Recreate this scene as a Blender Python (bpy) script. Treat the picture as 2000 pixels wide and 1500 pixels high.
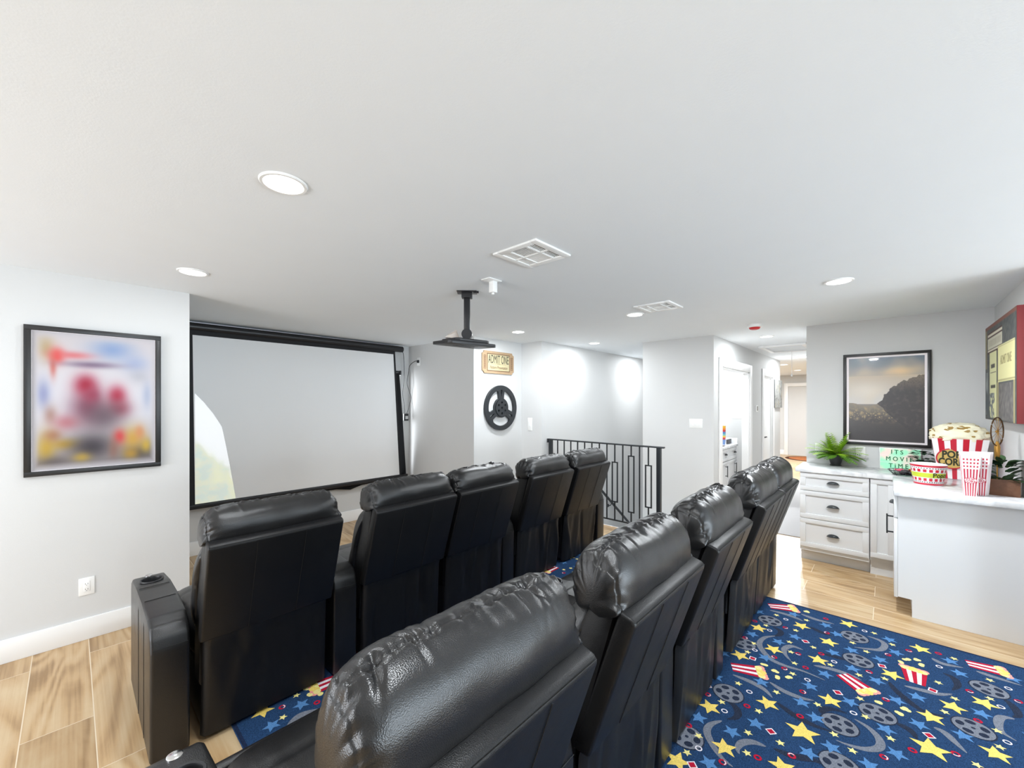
import bpy, bmesh, math, random
from mathutils import Vector, Matrix, noise
PI = math.pi
for o in list(bpy.data.objects):
    bpy.data.objects.remove(o)
S = bpy.context.scene
COL = S.collection

# ------------------------------------------------------------------ camera, world, light, exposure
CAM_H = 1.593
CEIL = 2.44
YAW = math.atan2(734.0, 795.0)
cam_d = bpy.data.cameras.new('camera')
cam = bpy.data.objects.new('camera', cam_d)
COL.objects.link(cam)
cam_d.sensor_width = 36.0
cam_d.sensor_fit = 'HORIZONTAL'
cam_d.lens = 795.0 / 2000.0 * 36.0
cam_d.shift_y = 37.0 / 2000.0
cam_d.clip_start = 0.02
cam.location = (0, 0, CAM_H)
cam.rotation_euler = (PI / 2, 0, YAW - PI / 2)
S.camera = cam

W = bpy.data.worlds.new('world')
S.world = W
W.use_nodes = True
W.node_tree.nodes['Background'].inputs[0].default_value = (0.80, 0.90, 1.0, 1)
W.node_tree.nodes['Background'].inputs[1].default_value = 1.2

S.view_settings.view_transform = 'Standard'
S.view_settings.look = 'None'
S.view_settings.gamma = 1.0
S.view_settings.use_curve_mapping = False
S.view_settings.exposure = 0.34

LAMP_W = 15.0            # each recessed downlight
WINDOW_W = 130.0          # daylight through each rear window


def area_light(name, loc, rot, sx, sy, power, color, spread=PI):
    l = bpy.data.lights.new(name, 'AREA')
    l.shape = 'RECTANGLE'
    l.size = sx
    l.size_y = sy
    l.energy = power
    l.color = color
    l.spread = spread
    o = bpy.data.objects.new(name, l)
    COL.objects.link(o)
    o.location = loc
    o.rotation_euler = rot
    return o


# daylight in the window openings of the rear wall (behind the camera) and of the end wall
area_light('daylight', (0.55, -4.42, 1.12), (PI / 2 + 0.72, 0, 0), 1.8, 1.9, WINDOW_W, (0.78, 0.90, 1.0))
area_light('daylight', (2.85, -4.42, 1.12), (PI / 2 + 0.72, 0, 0), 1.8, 1.9, WINDOW_W, (0.78, 0.90, 1.0))
area_light('daylight', (-3.62, 2.2, 1.12), (PI / 2 + 0.6, 0, -PI / 2), 2.2, 1.9, WINDOW_W * 0.85, (0.92, 0.95, 1.0))


# daylight leaking past the right edge of the black shade, from the window behind the screen
area_light('daylight', (3.30, 5.285, 1.3), (PI / 2, 0, PI), 0.07, 1.4, 4.5, (0.9, 0.95, 1.0))


# ------------------------------------------------------------------ materials
def lin(c):
    return tuple(((v / 255.0) / 12.92 if v / 255.0 <= 0.04045 else ((v / 255.0 + 0.055) / 1.055) ** 2.4) for v in c[:3])


def rgb(*c):
    return lin(c) + (1.0,)


def base_mat(name):
    m = bpy.data.materials.new(name)
    m.use_nodes = True
    nt = m.node_tree
    return m, nt, nt.nodes['Principled BSDF']


def mat(name, color, rough=0.5, metal=0.0, bump=0.0, bscale=60.0, var=0.0, vscale=5.0, spec=0.5, emit=None, estr=0.0, coat=0.0):
    m, nt, b = base_mat(name)
    N, L = nt.nodes, nt.links
    b.inputs['Roughness'].default_value = rough
    b.inputs['Metallic'].default_value = metal
    b.inputs['Specular IOR Level'].default_value = spec
    if coat:
        b.inputs['Coat Weight'].default_value = coat
        b.inputs['Coat Roughness'].default_value = 0.04
    tc = N.new('ShaderNodeTexCoord')
    nz = N.new('ShaderNodeTexNoise')
    nz.inputs['Scale'].default_value = vscale
    nz.inputs['Detail'].default_value = 4
    L.new(tc.outputs['Object'], nz.inputs['Vector'])
    r = N.new('ShaderNodeValToRGB')
    v = max(var, 0.004)
    c = color[:3]
    r.color_ramp.elements[0].position = 0.3
    r.color_ramp.elements[1].position = 0.7
    r.color_ramp.elements[0].color = tuple(max(0, x * (1 - v)) for x in c) + (1,)
    r.color_ramp.elements[1].color = tuple(min(1, x * (1 + v)) for x in c) + (1,)
    L.new(nz.outputs['Fac'], r.inputs['Fac'])
    L.new(r.outputs['Color'], b.inputs['Base Color'])
    if bump:
        n2 = N.new('ShaderNodeTexNoise')
        n2.inputs['Scale'].default_value = bscale
        n2.inputs['Detail'].default_value = 3
        L.new(tc.outputs['Object'], n2.inputs['Vector'])
        bp = N.new('ShaderNodeBump')
        bp.inputs['Strength'].default_value = bump
        bp.inputs['Distance'].default_value = 0.01
        L.new(n2.outputs['Fac'], bp.inputs['Height'])
        L.new(bp.outputs['Normal'], b.inputs['Normal'])
    if emit:
        b.inputs['Emission Color'].default_value = emit[:3] + (1,)
        b.inputs['Emission Strength'].default_value = estr
    return m


def leather_mat(name, color, rough, spec=0.55):
    m, nt, b = base_mat(name)
    N, L = nt.nodes, nt.links
    tc = N.new('ShaderNodeTexCoord')
    vo = N.new('ShaderNodeTexVoronoi')
    vo.inputs['Scale'].default_value = 430
    L.new(tc.outputs['Object'], vo.inputs['Vector'])
    nz = N.new('ShaderNodeTexNoise')
    nz.inputs['Scale'].default_value = 14
    nz.inputs['Detail'].default_value = 5
    L.new(tc.outputs['Object'], nz.inputs['Vector'])
    b1 = N.new('ShaderNodeBump')
    b1.inputs['Strength'].default_value = 0.13
    b1.inputs['Distance'].default_value = 0.004
    L.new(vo.outputs['Distance'], b1.inputs['Height'])
    b2 = N.new('ShaderNodeBump')
    b2.inputs['Strength'].default_value = 0.07
    b2.inputs['Distance'].default_value = 0.012
    L.new(nz.outputs['Fac'], b2.inputs['Height'])
    L.new(b1.outputs['Normal'], b2.inputs['Normal'])
    L.new(b2.outputs['Normal'], b.inputs['Normal'])
    r = N.new('ShaderNodeValToRGB')
    r.color_ramp.elements[0].color = tuple(x * 0.8 for x in color[:3]) + (1,)
    r.color_ramp.elements[1].color = tuple(x * 1.25 for x in color[:3]) + (1,)
    L.new(nz.outputs['Fac'], r.inputs['Fac'])
    L.new(r.outputs['Color'], b.inputs['Base Color'])
    rr = N.new('ShaderNodeMapRange')
    rr.inputs['To Min'].default_value = rough - 0.05
    rr.inputs['To Max'].default_value = rough + 0.08
    L.new(nz.outputs['Fac'], rr.inputs['Value'])
    L.new(rr.outputs['Result'], b.inputs['Roughness'])
    b.inputs['Specular IOR Level'].default_value = spec
    return m


def plank_mat(name):
    m, nt, b = base_mat(name)
    N, L = nt.nodes, nt.links
    tc = N.new('ShaderNodeTexCoord')
    mp = N.new('ShaderNodeMapping')
    mp.inputs['Rotation'].default_value = (0, 0, PI / 2)
    mp.inputs['Location'].default_value = (0.08, 0.165, 0)
    L.new(tc.outputs['Object'], mp.inputs['Vector'])
    br = N.new('ShaderNodeTexBrick')
    br.offset = 0.37
    br.inputs['Scale'].default_value = 1.0
    br.inputs['Brick Width'].default_value = 1.22
    br.inputs['Row Height'].default_value = 0.245
    br.inputs['Mortar Size'].default_value = 0.0022
    br.inputs['Mortar Smooth'].default_value = 0.1
    br.inputs['Color1'].default_value = (0, 0, 0, 1)
    br.inputs['Color2'].default_value = (1, 1, 1, 1)
    br.inputs['Mortar'].default_value = (0.5, 0.5, 0.5, 1)
    L.new(mp.outputs['Vector'], br.inputs['Vector'])
    # per-plank offset of the grain
    cmb = N.new('ShaderNodeVectorMath')
    cmb.operation = 'MULTIPLY'
    cmb.inputs[1].default_value = (17.0, 9.0, 5.0)
    L.new(br.outputs['Color'], cmb.inputs[0])
    st = N.new('ShaderNodeMapping')
    st.inputs['Scale'].default_value = (5.5, 0.9, 1.0)
    L.new(tc.outputs['Object'], st.inputs['Vector'])
    ad = N.new('ShaderNodeVectorMath')
    L.new(st.outputs['Vector'], ad.inputs[0])
    L.new(cmb.outputs['Vector'], ad.inputs[1])
    n1 = N.new('ShaderNodeTexNoise')
    n1.inputs['Scale'].default_value = 0.9
    n1.inputs['Detail'].default_value = 6
    n1.inputs['Roughness'].default_value = 0.55
    n1.inputs['Distortion'].default_value = 1.6
    L.new(ad.outputs['Vector'], n1.inputs['Vector'])
    # growth-ring contours: the sine of a slow noise
    n3 = N.new('ShaderNodeTexNoise')
    n3.inputs['Scale'].default_value = 0.55
    n3.inputs['Detail'].default_value = 1.5
    n3.inputs['Distortion'].default_value = 0.7
    L.new(ad.outputs['Vector'], n3.inputs['Vector'])
    k1 = N.new('ShaderNodeMath')
    k1.operation = 'MULTIPLY'
    k1.inputs[1].default_value = 70.0
    L.new(n3.outputs['Fac'], k1.inputs[0])
    k2 = N.new('ShaderNodeMath')
    k2.operation = 'SINE'
    L.new(k1.outputs[0], k2.inputs[0])
    # fine pores along the plank
    fs = N.new('ShaderNodeMapping')
    fs.inputs['Scale'].default_value = (16.0, 1.6, 1.0)
    L.new(ad.outputs['Vector'], fs.inputs['Vector'])
    n4 = N.new('ShaderNodeTexNoise')
    n4.inputs['Scale'].default_value = 1.0
    n4.inputs['Detail'].default_value = 4
    L.new(fs.outputs['Vector'], n4.inputs['Vector'])
    mx = N.new('ShaderNodeMath')
    mx.operation = 'MULTIPLY_ADD'
    mx.inputs[1].default_value = 0.085
    L.new(k2.outputs[0], mx.inputs[0])
    n1s = N.new('ShaderNodeMath')
    n1s.operation = 'MULTIPLY_ADD'
    n1s.inputs[1].default_value = 0.68
    L.new(n1.outputs['Fac'], n1s.inputs[0])
    n4s = N.new('ShaderNodeMath')
    n4s.operation = 'MULTIPLY_ADD'
    n4s.inputs[1].default_value = 0.34
    n4s.inputs[2].default_value = 0.0
    L.new(n4.outputs['Fac'], n4s.inputs[0])
    L.new(n4s.outputs[0], n1s.inputs[2])
    L.new(n1s.outputs[0], mx.inputs[2])
    r = N.new('ShaderNodeValToRGB')
    e = r.color_ramp.elements
    e[0].position = 0.30
    e[0].color = rgb(158, 124, 82)
    e[1].position = 0.70
    e[1].color = rgb(213, 187, 148)
    k = e.new(0.48)
    k.color = rgb(197, 163, 119)
    L.new(mx.outputs[0], r.inputs['Fac'])
    # plank-to-plank tone
    hs = N.new('ShaderNodeMix')
    hs.data_type = 'RGBA'
    hs.blend_type = 'MULTIPLY'
    hs.inputs[0].default_value = 1.0
    tone = N.new('ShaderNodeValToRGB')
    tone.color_ramp.elements[0].color = (0.78, 0.77, 0.755, 1)
    tone.color_ramp.elements[1].color = (0.95, 0.95, 0.96, 1)
    L.new(br.outputs['Color'], tone.inputs['Fac'])
    L.new(r.outputs['Color'], hs.inputs[6])
    L.new(tone.outputs['Color'], hs.inputs[7])
    gm = N.new('ShaderNodeMix')
    gm.data_type = 'RGBA'
    L.new(br.outputs['Fac'], gm.inputs[0])
    L.new(hs.outputs[2], gm.inputs[6])
    gm.inputs[7].default_value = rgb(222, 205, 178)
    L.new(gm.outputs[2], b.inputs['Base Color'])
    b.inputs['Roughness'].default_value = 0.33
    bp = N.new('ShaderNodeBump')
    bp.inputs['Strength'].default_value = 0.15
    bp.inputs['Distance'].default_value = 0.003
    bp.invert = True
    L.new(br.outputs['Fac'], bp.inputs['Height'])
    L.new(bp.outputs['Normal'], b.inputs['Normal'])
    return m


def carpet_mat(name, color, var=0.35):
    m, nt, b = base_mat(name)
    N, L = nt.nodes, nt.links
    tc = N.new('ShaderNodeTexCoord')
    nz = N.new('ShaderNodeTexNoise')
    nz.inputs['Scale'].default_value = 260
    nz.inputs['Detail'].default_value = 2
    L.new(tc.outputs['Object'], nz.inputs['Vector'])
    r = N.new('ShaderNodeValToRGB')
    r.color_ramp.elements[0].position = 0.35
    r.color_ramp.elements[1].position = 0.65
    r.color_ramp.elements[0].color = tuple(x * (1 - var) for x in color[:3]) + (1,)
    r.color_ramp.elements[1].color = tuple(min(1, x * (1 + var)) for x in color[:3]) + (1,)
    L.new(nz.outputs['Fac'], r.inputs['Fac'])
    L.new(r.outputs['Color'], b.inputs['Base Color'])
    b.inputs['Roughness'].default_value = 0.95
    b.inputs['Specular IOR Level'].default_value = 0.1
    bp = N.new('ShaderNodeBump')
    bp.inputs['Strength'].default_value = 0.5
    bp.inputs['Distance'].default_value = 0.004
    L.new(nz.outputs['Fac'], bp.inputs['Height'])
    L.new(bp.outputs['Normal'], b.inputs['Normal'])
    return m


def marble_mat(name):
    m, nt, b = base_mat(name)
    N, L = nt.nodes, nt.links
    tc = N.new('ShaderNodeTexCoord')
    nz = N.new('ShaderNodeTexNoise')
    nz.inputs['Scale'].default_value = 3.2
    nz.inputs['Detail'].default_value = 8
    nz.inputs['Distortion'].default_value = 1.4
    L.new(tc.outputs['Object'], nz.inputs['Vector'])
    r = N.new('ShaderNodeValToRGB')
    e = r.color_ramp.elements
    e[0].position = 0.40
    e[0].color = rgb(236, 237, 238)
    e[1].position = 0.60
    e[1].color = rgb(236, 237, 238)
    k = e.new(0.5)
    k.color = rgb(212, 214, 217)
    L.new(nz.outputs['Fac'], r.inputs['Fac'])
    L.new(r.outputs['Color'], b.inputs['Base Color'])
    b.inputs['Roughness'].default_value = 0.18
    return m


def art_mat(name, rough=0.3, coat=0.0):
    m, nt, b = base_mat(name)
    a = nt.nodes.new('ShaderNodeVertexColor')
    a.layer_name = 'art'
    nt.links.new(a.outputs['Color'], b.inputs['Base Color'])
    b.inputs['Roughness'].default_value = rough
    if coat:
        b.inputs['Coat Weight'].default_value = coat
        b.inputs['Coat Roughness'].default_value = 0.03
    return m


M = dict(
    wall=mat('wall_paint', rgb(208, 208, 207), 0.65, bump=0.05, bscale=180, spec=0.25),
    ceil=mat('ceiling_paint', rgb(236, 240, 243), 0.75, bump=0.05, bscale=160, spec=0.2),
    trim=mat('white_trim_paint', rgb(242, 242, 241), 0.4),
    floor=plank_mat('wood_look_planks'),
    leather=leather_mat('black_leather', (0.010, 0.0098, 0.0102), 0.29),
    leather2=leather_mat('black_leather_matte', (0.0065, 0.0065, 0.0072), 0.40, 0.36),
    thread=mat('dark_thread', (0.003, 0.003, 0.003), 0.7),
    black=mat('black_plastic', (0.012, 0.012, 0.014), 0.4),
    blackmetal=mat('black_metal', (0.015, 0.018, 0.021), 0.38, spec=0.5),
    frame=mat('black_frame_wood', (0.013, 0.012, 0.012), 0.4),
    fabric=mat('black_screen_fabric', (0.006, 0.006, 0.008), 0.75),
    chrome=mat('chrome', (0.8, 0.8, 0.8), 0.18, 1.0),
    white=mat('white_plastic', rgb(240, 240, 238), 0.35),
    cabinet=mat('white_cabinet_paint', rgb(224, 225, 226), 0.35),
    marble=marble_mat('white_quartz'),
    lens=mat('lamp_diffuser', (1, 1, 1), 0.5, emit=(1.0, 0.99, 0.97), estr=9.0),
    screen=mat('screen_fabric', rgb(230, 230, 230), 0.85, spec=0.1),
    dark=mat('dark_void', (0.01, 0.01, 0.01), 0.8),
    ventshade=mat('vent_painted_shade', rgb(48, 48, 50), 0.8),  # dark grey paints the unlit depth behind the vent blades
    red=mat('smoke_alarm_red', rgb(200, 40, 45), 0.4),
    wood=mat('rustic_brown_wood', rgb(105, 70, 48), 0.6, bump=0.3, bscale=40, var=0.3, vscale=12),
    ply=mat('birch_plywood', rgb(170, 143, 111), 0.5, var=0.05, vscale=30),
    brownline=mat('brown_print', rgb(104, 72, 48), 0.6),
    cream=mat('cream_print', rgb(188, 177, 140), 0.6),
    ink=mat('dark_ink', rgb(48, 50, 44), 0.6),
    gold=mat('gold_metal', rgb(176, 132, 66), 0.32, 0.9),
    leafA=mat('bright_fern_leaf', rgb(160, 200, 52), 0.45, var=0.35, vscale=25),
    leafB=mat('dark_fern_leaf', rgb(96, 142, 44), 0.45, var=0.35, vscale=25),
    leafC=mat('deep_green_leaf', rgb(30, 60, 38), 0.62, spec=0.2, var=0.35, vscale=20),
    leafD=mat('grey_green_leaf', rgb(60, 84, 54), 0.62, spec=0.2, var=0.3, vscale=20),
    stripered=mat('popcorn_red', rgb(196, 22, 50), 0.35, coat=0.3),
    stripewhite=mat('popcorn_white', rgb(244, 240, 240), 0.35, coat=0.3),
    labelgold=mat('label_tan', rgb(205, 172, 96), 0.4),
    corn=mat('popcorn_cream', rgb(240, 234, 206), 0.45, var=0.06, vscale=18),
    cornhole=mat('popcorn_kernel_brown', rgb(160, 128, 62), 0.5),
    lime=mat('lime_band', rgb(192, 205, 52), 0.4),
    paperred=mat('paper_red', rgb(200, 46, 72), 0.6),
    paper=mat('paper_white', rgb(246, 238, 240), 0.6),
    green=mat('sign_letter_green', rgb(16, 120, 72), 0.5),
)

# ------------------------------------------------------------------ helpers


def finish(bm, name, mats, parent=None, smooth=True, angle=35, loc=None):
    me = bpy.data.meshes.new(name)
    bmesh.ops.recalc_face_normals(bm, faces=bm.faces[:])
    bm.to_mesh(me)
    bm.free()
    if not isinstance(mats, (list, tuple)):
        mats = [mats]
    for mm in mats:
        me.materials.append(mm)
    if smooth:
        for p in me.polygons:
            p.use_smooth = True
        me.set_sharp_from_angle(angle=math.radians(angle))
    o = bpy.data.objects.new(name, me)
    COL.objects.link(o)
    if parent is not None:
        o.parent = parent
    if loc is not None:
        o.location = loc
    return o


def tag(o, label, cat, group=None):
    o['label'] = label
    o['category'] = cat
    if group:
        o['group'] = group
    return o


def thing(name, label, cat, loc=(0, 0, 0), rz=0.0, group=None):
    o = bpy.data.objects.new(name, None)
    COL.objects.link(o)
    o.empty_display_size = 0.1
    o.location = loc
    o.rotation_euler = (0, 0, rz)
    return tag(o, label, cat, group)


def struct(o):
    o['kind'] = 'structure'
    return o


def copy_tree(o, parent=None):
    c = o.copy()
    COL.objects.link(c)
    c.parent = parent
    for ch in list(o.children):
        copy_tree(ch, c)
    return c


def NB():
    return bmesh.new()


def setmi(faces, mi):
    for f in faces:
        f.material_index = mi


def box(bm, x0, x1, y0, y1, z0, z1, bev=0.0, mi=0, seg=2):
    vs = [bm.verts.new(p) for p in ((x0, y0, z0), (x1, y0, z0), (x1, y1, z0), (x0, y1, z0), (x0, y0, z1), (x1, y0, z1), (x1, y1, z1), (x0, y1, z1))]
    fs = [bm.faces.new([vs[i] for i in q]) for q in ((3, 2, 1, 0), (4, 5, 6, 7), (0, 1, 5, 4), (1, 2, 6, 5), (2, 3, 7, 6), (3, 0, 4, 7))]
    setmi(fs, mi)
    if bev:
        es = set(e for f in fs for e in f.edges)
        r = bmesh.ops.bevel(bm, geom=list(es), offset=bev, segments=seg, affect='EDGES', profile=0.5)
        setmi(r['faces'], mi)
        vs = list(set(v for f in r['faces'] for v in f.verts) | set(v for v in vs if v.is_valid))
    return vs


def prism(bm, pts, axis, a0, a1, bev=0.0, mi=0, seg=2):
    """polygon pts (2D) extruded along axis between a0 and a1; 2D order is the remaining axes in xyz order"""
    def P(p, a):
        if axis == 'x':
            return (a, p[0], p[1])
        if axis == 'y':
            return (p[0], a, p[1])
        return (p[0], p[1], a)
    A = [bm.verts.new(P(p, a0)) for p in pts]
    B = [bm.verts.new(P(p, a1)) for p in pts]
    n = len(pts)
    fs = [bm.faces.new(A), bm.faces.new(B[::-1])]
    for i in range(n):
        fs.append(bm.faces.new((A[i], B[i], B[(i + 1) % n], A[(i + 1) % n])))
    setmi(fs, mi)
    if bev:
        es = set(e for f in fs for e in f.edges)
        r = bmesh.ops.bevel(bm, geom=list(es), offset=bev, segments=seg, affect='EDGES', profile=0.5)
        setmi(r['faces'], mi)
    return A + B


def ring_frame(t):
    t = t.normalized()
    up = Vector((0, 0, 1)) if abs(t.z) < 0.9 else Vector((1, 0, 0))
    a = t.cross(up).normalized()
    return a, t.cross(a).normalized()


def tube(bm, pts, r, n=8, mi=0, caps=True):
    pts = [Vector(p) for p in pts]
    rs = r if isinstance(r, (list, tuple)) else [r] * len(pts)
    rings = []
    for i, p in enumerate(pts):
        t = (pts[min(i + 1, len(pts) - 1)] - pts[max(i - 1, 0)])
        a, b = ring_frame(t)
        rings.append([bm.verts.new(p + (a * math.cos(2 * PI * k / n) + b * math.sin(2 * PI * k / n)) * rs[i]) for k in range(n)])
    for i in range(len(rings) - 1):
        for k in range(n):
            f = bm.faces.new((rings[i][k], rings[i][(k + 1) % n], rings[i + 1][(k + 1) % n], rings[i + 1][k]))
            f.material_index = mi
    if caps:
        for q in (rings[0][::-1], rings[-1]):
            f = bm.faces.new(q)
            f.material_index = mi


def lathe(bm, prof, n=32, cx=0, cy=0, mi=0, close=False):
    rings = []
    for r, z in prof:
        if r < 1e-6:
            rings.append([bm.verts.new((cx, cy, z))])
        else:
            rings.append([bm.verts.new((cx + r * math.cos(2 * PI * k / n), cy + r * math.sin(2 * PI * k / n), z)) for k in range(n)])
    pairs = list(zip(rings, rings[1:]))
    if close:
        pairs.append((rings[-1], rings[0]))
    for A, B in pairs:
        for k in range(n):
            if len(A) == 1 and len(B) == 1:
                continue
            if len(A) == 1:
                f = bm.faces.new((A[0], B[(k + 1) % n], B[k]))
            elif len(B) == 1:
                f = bm.faces.new((A[k], A[(k + 1) % n], B[0]))
            else:
                f = bm.faces.new((A[k], A[(k + 1) % n], B[(k + 1) % n], B[k]))
            f.material_index = mi


def xform(bm, m, verts=None):
    bmesh.ops.transform(bm, matrix=m, verts=verts if verts is not None else bm.verts[:])


def smooth_path(pts, n=6, closed=False):
    P = [Vector(p) for p in pts]
    out = []
    m = len(P)
    rng = range(m if closed else m - 1)
    for i in rng:
        if closed:
            p0, p1, p2, p3 = P[(i - 1) % m], P[i], P[(i + 1) % m], P[(i + 2) % m]
        else:
            p0, p1, p2, p3 = P[max(i - 1, 0)], P[i], P[i + 1], P[min(i + 2, m - 1)]
        for k in range(n):
            t = k / n
            out.append(0.5 * ((2 * p1) + (-p0 + p2) * t + (2 * p0 - 5 * p1 + 4 * p2 - p3) * t * t + (-p0 + 3 * p1 - 3 * p2 + p3) * t ** 3))
    if not closed:
        out.append(P[-1].copy())
    return out


def text_bm(s, size, extrude=0.0008, align='CENTER', bold=0.0, shear=0.0, space=1.0, sx=1.0):
    """lettering as a bmesh in the XZ plane facing -Y, centred on the origin"""
    cu = bpy.data.curves.new('text', 'FONT')
    cu.body = s
    cu.size = size
    cu.extrude = extrude
    cu.offset = bold
    cu.shear = shear
    cu.space_character = space
    cu.align_x = align
    cu.align_y = 'CENTER'
    cu.resolution_u = 3
    o = bpy.data.objects.new('text', cu)
    COL.objects.link(o)
    dg = bpy.context.evaluated_depsgraph_get()
    me = bpy.data.meshes.new_from_object(o.evaluated_get(dg))
    bm = NB()
    bm.from_mesh(me)
    bpy.data.objects.remove(o)
    bpy.data.curves.remove(cu)
    bpy.data.meshes.remove(me)
    xform(bm, Matrix.Rotation(PI / 2, 4, 'X') @ Matrix.Scale(sx, 4, (1, 0, 0)))
    return bm


def add_bm(dst, src, m=None, mi=None):
    if m is not None:
        xform(src, m)
    mp = {v: dst.verts.new(v.co) for v in src.verts}
    for f in src.faces:
        try:
            g = dst.faces.new([mp[v] for v in f.verts])
            g.material_index = f.material_index if mi is None else mi
        except ValueError:
            pass
    src.free()


def apply_bool(o, cutters):
    for c in cutters:
        md = o.modifiers.new('cut', 'BOOLEAN')
        md.operation = 'DIFFERENCE'
        md.solver = 'EXACT'
        md.object = c
    dg = bpy.context.evaluated_depsgraph_get()
    dg.update()
    me = bpy.data.meshes.new_from_object(o.evaluated_get(dg))
    o.modifiers.clear()
    o.data = me
    for c in cutters:
        bpy.data.objects.remove(c)
    for p in me.polygons:
        p.use_smooth = True
    me.set_sharp_from_angle(angle=math.radians(35))


def picture(name, w, h, nx, nz, func, material, parent, loc, rz=0.0):
    """a flat printed sheet (grid in XZ facing -Y) whose print is a colour attribute"""
    vs, fs, cols = [], [], []
    for j in range(nz + 1):
        for i in range(nx + 1):
            u, v = i / nx, j / nz
            vs.append((-w / 2 + w * u, 0, h / 2 - h * v))
            cols.append(lin(func(u, v)))
    for j in range(nz):
        for i in range(nx):
            a = j * (nx + 1) + i
            fs.append((a, a + nx + 1, a + nx + 2, a + 1))
    me = bpy.data.meshes.new(name)
    me.from_pydata(vs, [], fs)
    at = me.color_attributes.new('art', 'FLOAT_COLOR', 'POINT')
    at.data.foreach_set('color', [x for c in cols for x in (c[0], c[1], c[2], 1.0)])
    me.materials.append(material)
    o = bpy.data.objects.new(name, me)
    COL.objects.link(o)
    o.parent = parent
    o.location = loc
    o.rotation_euler = (0, 0, rz)
    return o


# camera ray helper, used only to read places on the rug off the photograph once
RD = (math.cos(YAW), math.sin(YAW))
RR = (math.sin(YAW), -math.cos(YAW))


def on_floor(px, py, z=0.01):
    t = (CAM_H - z) / ((py - 787.0) / 795.0)
    s = (px - 1000.0) / 795.0 * t
    return (RD[0] * t + RR[0] * s, RD[1] * t + RR[1] * s)


# ------------------------------------------------------------------ room shell


def wallbox(name, boxes, m='wall'):
    bm = NB()
    for b in boxes:
        box(bm, *b)
    return struct(finish(bm, name, M[m], smooth=False))


def wall_with_holes(name, axis, a0, a1, t0, t1, z0, z1, holes, m='wall'):
    """wall running along axis ('x' or 'y') with rectangular holes (a,b,za,zb)"""
    bm = NB()

    def B(p, q, za, zb):
        if q - p < 1e-5 or zb - za < 1e-5:
            return
        if axis == 'x':
            box(bm, p, q, t0, t1, za, zb)
        else:
            box(bm, t0, t1, p, q, za, zb)
    c = a0
    for (p, q, za, zb) in sorted(holes):
        B(c, p, z0, z1)
        B(p, q, z0, za)
        B(p, q, zb, z1)
        c = q
    B(c, a1, z0, z1)
    return struct(finish(bm, name, M[m], smooth=False))


FT = 0.12
bm = NB()
box(bm, -3.8, 4.74, -4.6, 5.5, -FT, 0)
box(bm, 4.74, 15.1, -2.6, 1.9, -FT, 0)
box(bm, 5.5, 9.72, 1.9, 2.48, -FT, 0)
box(bm, 9.72, 15.1, 1.9, 3.7, -FT, 0)
struct(finish(bm, 'floor', M['floor'], smooth=False))
bm = NB()
box(bm, -3.8, 15.1, -4.6, 5.5, CEIL, CEIL + 0.1)
struct(finish(bm, 'ceiling', M['ceil'], smooth=False))

wallbox('wall_left', [(-3.7, 0.622, 3.975, 5.45, 0, CEIL)])
wallbox('wall_screen', [(0.622, 3.463, 5.32, 5.45, 0, CEIL)])
wallbox('wall_reel', [(3.463, 4.372, 3.855, 5.45, 0, CEIL)])
wallbox('wall_stairs', [(4.372, 9.72, 3.485, 3.95, -2.9, CEIL)])
wallbox('wall_switch', [(5.45, 5.55, 1.7, 2.53, -2.9, CEIL)])
wall_with_holes('wall_hall', 'x', 5.45, 9.72, 1.6, 1.7, 0, CEIL, [(5.76, 7.22, 0, 2.07), (8.2, 8.95, 0, 2.07)])
wallbox('wall_pantry', [(5.55, 9.72, 2.43, 2.53, -2.9, CEIL)])
wallbox('wall_pantry_side', [(8.02, 8.12, 1.7, 2.43, 0, CEIL)])
wallbox('wall_back', [(5.51, 9.72, -0.69, 0.66, 0, CEIL)])
wallbox('wall_right', [(4.1, 5.51, -0.93, -0.69, 0, CEIL)])
wallbox('wall_corner', [(4.0, 4.1, -4.5, -0.69, 0, CEIL)])
wall_with_holes('wall_rear', 'x', -3.7, 4.1, -4.5, -4.4, 0, CEIL, [(-0.35, 1.45, 0.15, 2.1), (1.95, 3.75, 0.15, 2.1)])
wall_with_holes('wall_end', 'y', -4.5, 3.975, -3.7, -3.6, 0, CEIL, [(1.1, 3.3, 0.15, 2.1)])
wallbox('wall_far', [(14.95, 15.1, -2.6, 3.7, 0, CEIL), (9.72, 15.1, 3.55, 3.7, 0, CEIL), (9.72, 15.1, -2.6, -2.45, 0, CEIL), (9.62, 9.72, -2.45, -0.69, 0, CEIL)])


# windows behind the camera
def window(n, axis, a0, a1, z0, z1, t):
    bm = NB()
    w = 0.05
    for (p, q, za, zb) in ((a0, a1, z0, z0 + w), (a0, a1, z1 - w, z1), (a0, a0 + w, z0 + w, z1 - w), (a1 - w, a1, z0 + w, z1 - w), ((a0 + a1) / 2 - .02, (a0 + a1) / 2 + .02, z0 + w, z1 - w)):
        if axis == 'x':
            box(bm, p, q, t - 0.03, t + 0.03, za, zb)
        else:
            box(bm, t - 0.03, t + 0.03, p, q, za, zb)
    return struct(finish(bm, 'window_%d' % n, M['trim'], smooth=False))


window(1, 'x', -0.35, 1.45, 0.15, 2.1, -4.46)
window(2, 'x', 1.95, 3.75, 0.15, 2.1, -4.46)
window(3, 'y', 1.1, 3.3, 0.15, 2.1, -3.66)

# window strip behind the screen (only its right jamb shows past the black shade)
bm = NB()
box(bm, 1.0, 3.3, 5.295, 5.32, 0.75, 2.05)
struct(finish(bm, 'window_4', M['trim'], smooth=False))

# baseboards
BB = 0.144


def baseboard(side, boxes):
    bm = NB()
    for b in boxes:
        box(bm, *b, bev=0.003)
    return struct(finish(bm, 'baseboard_' + side, M['trim']))


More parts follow.
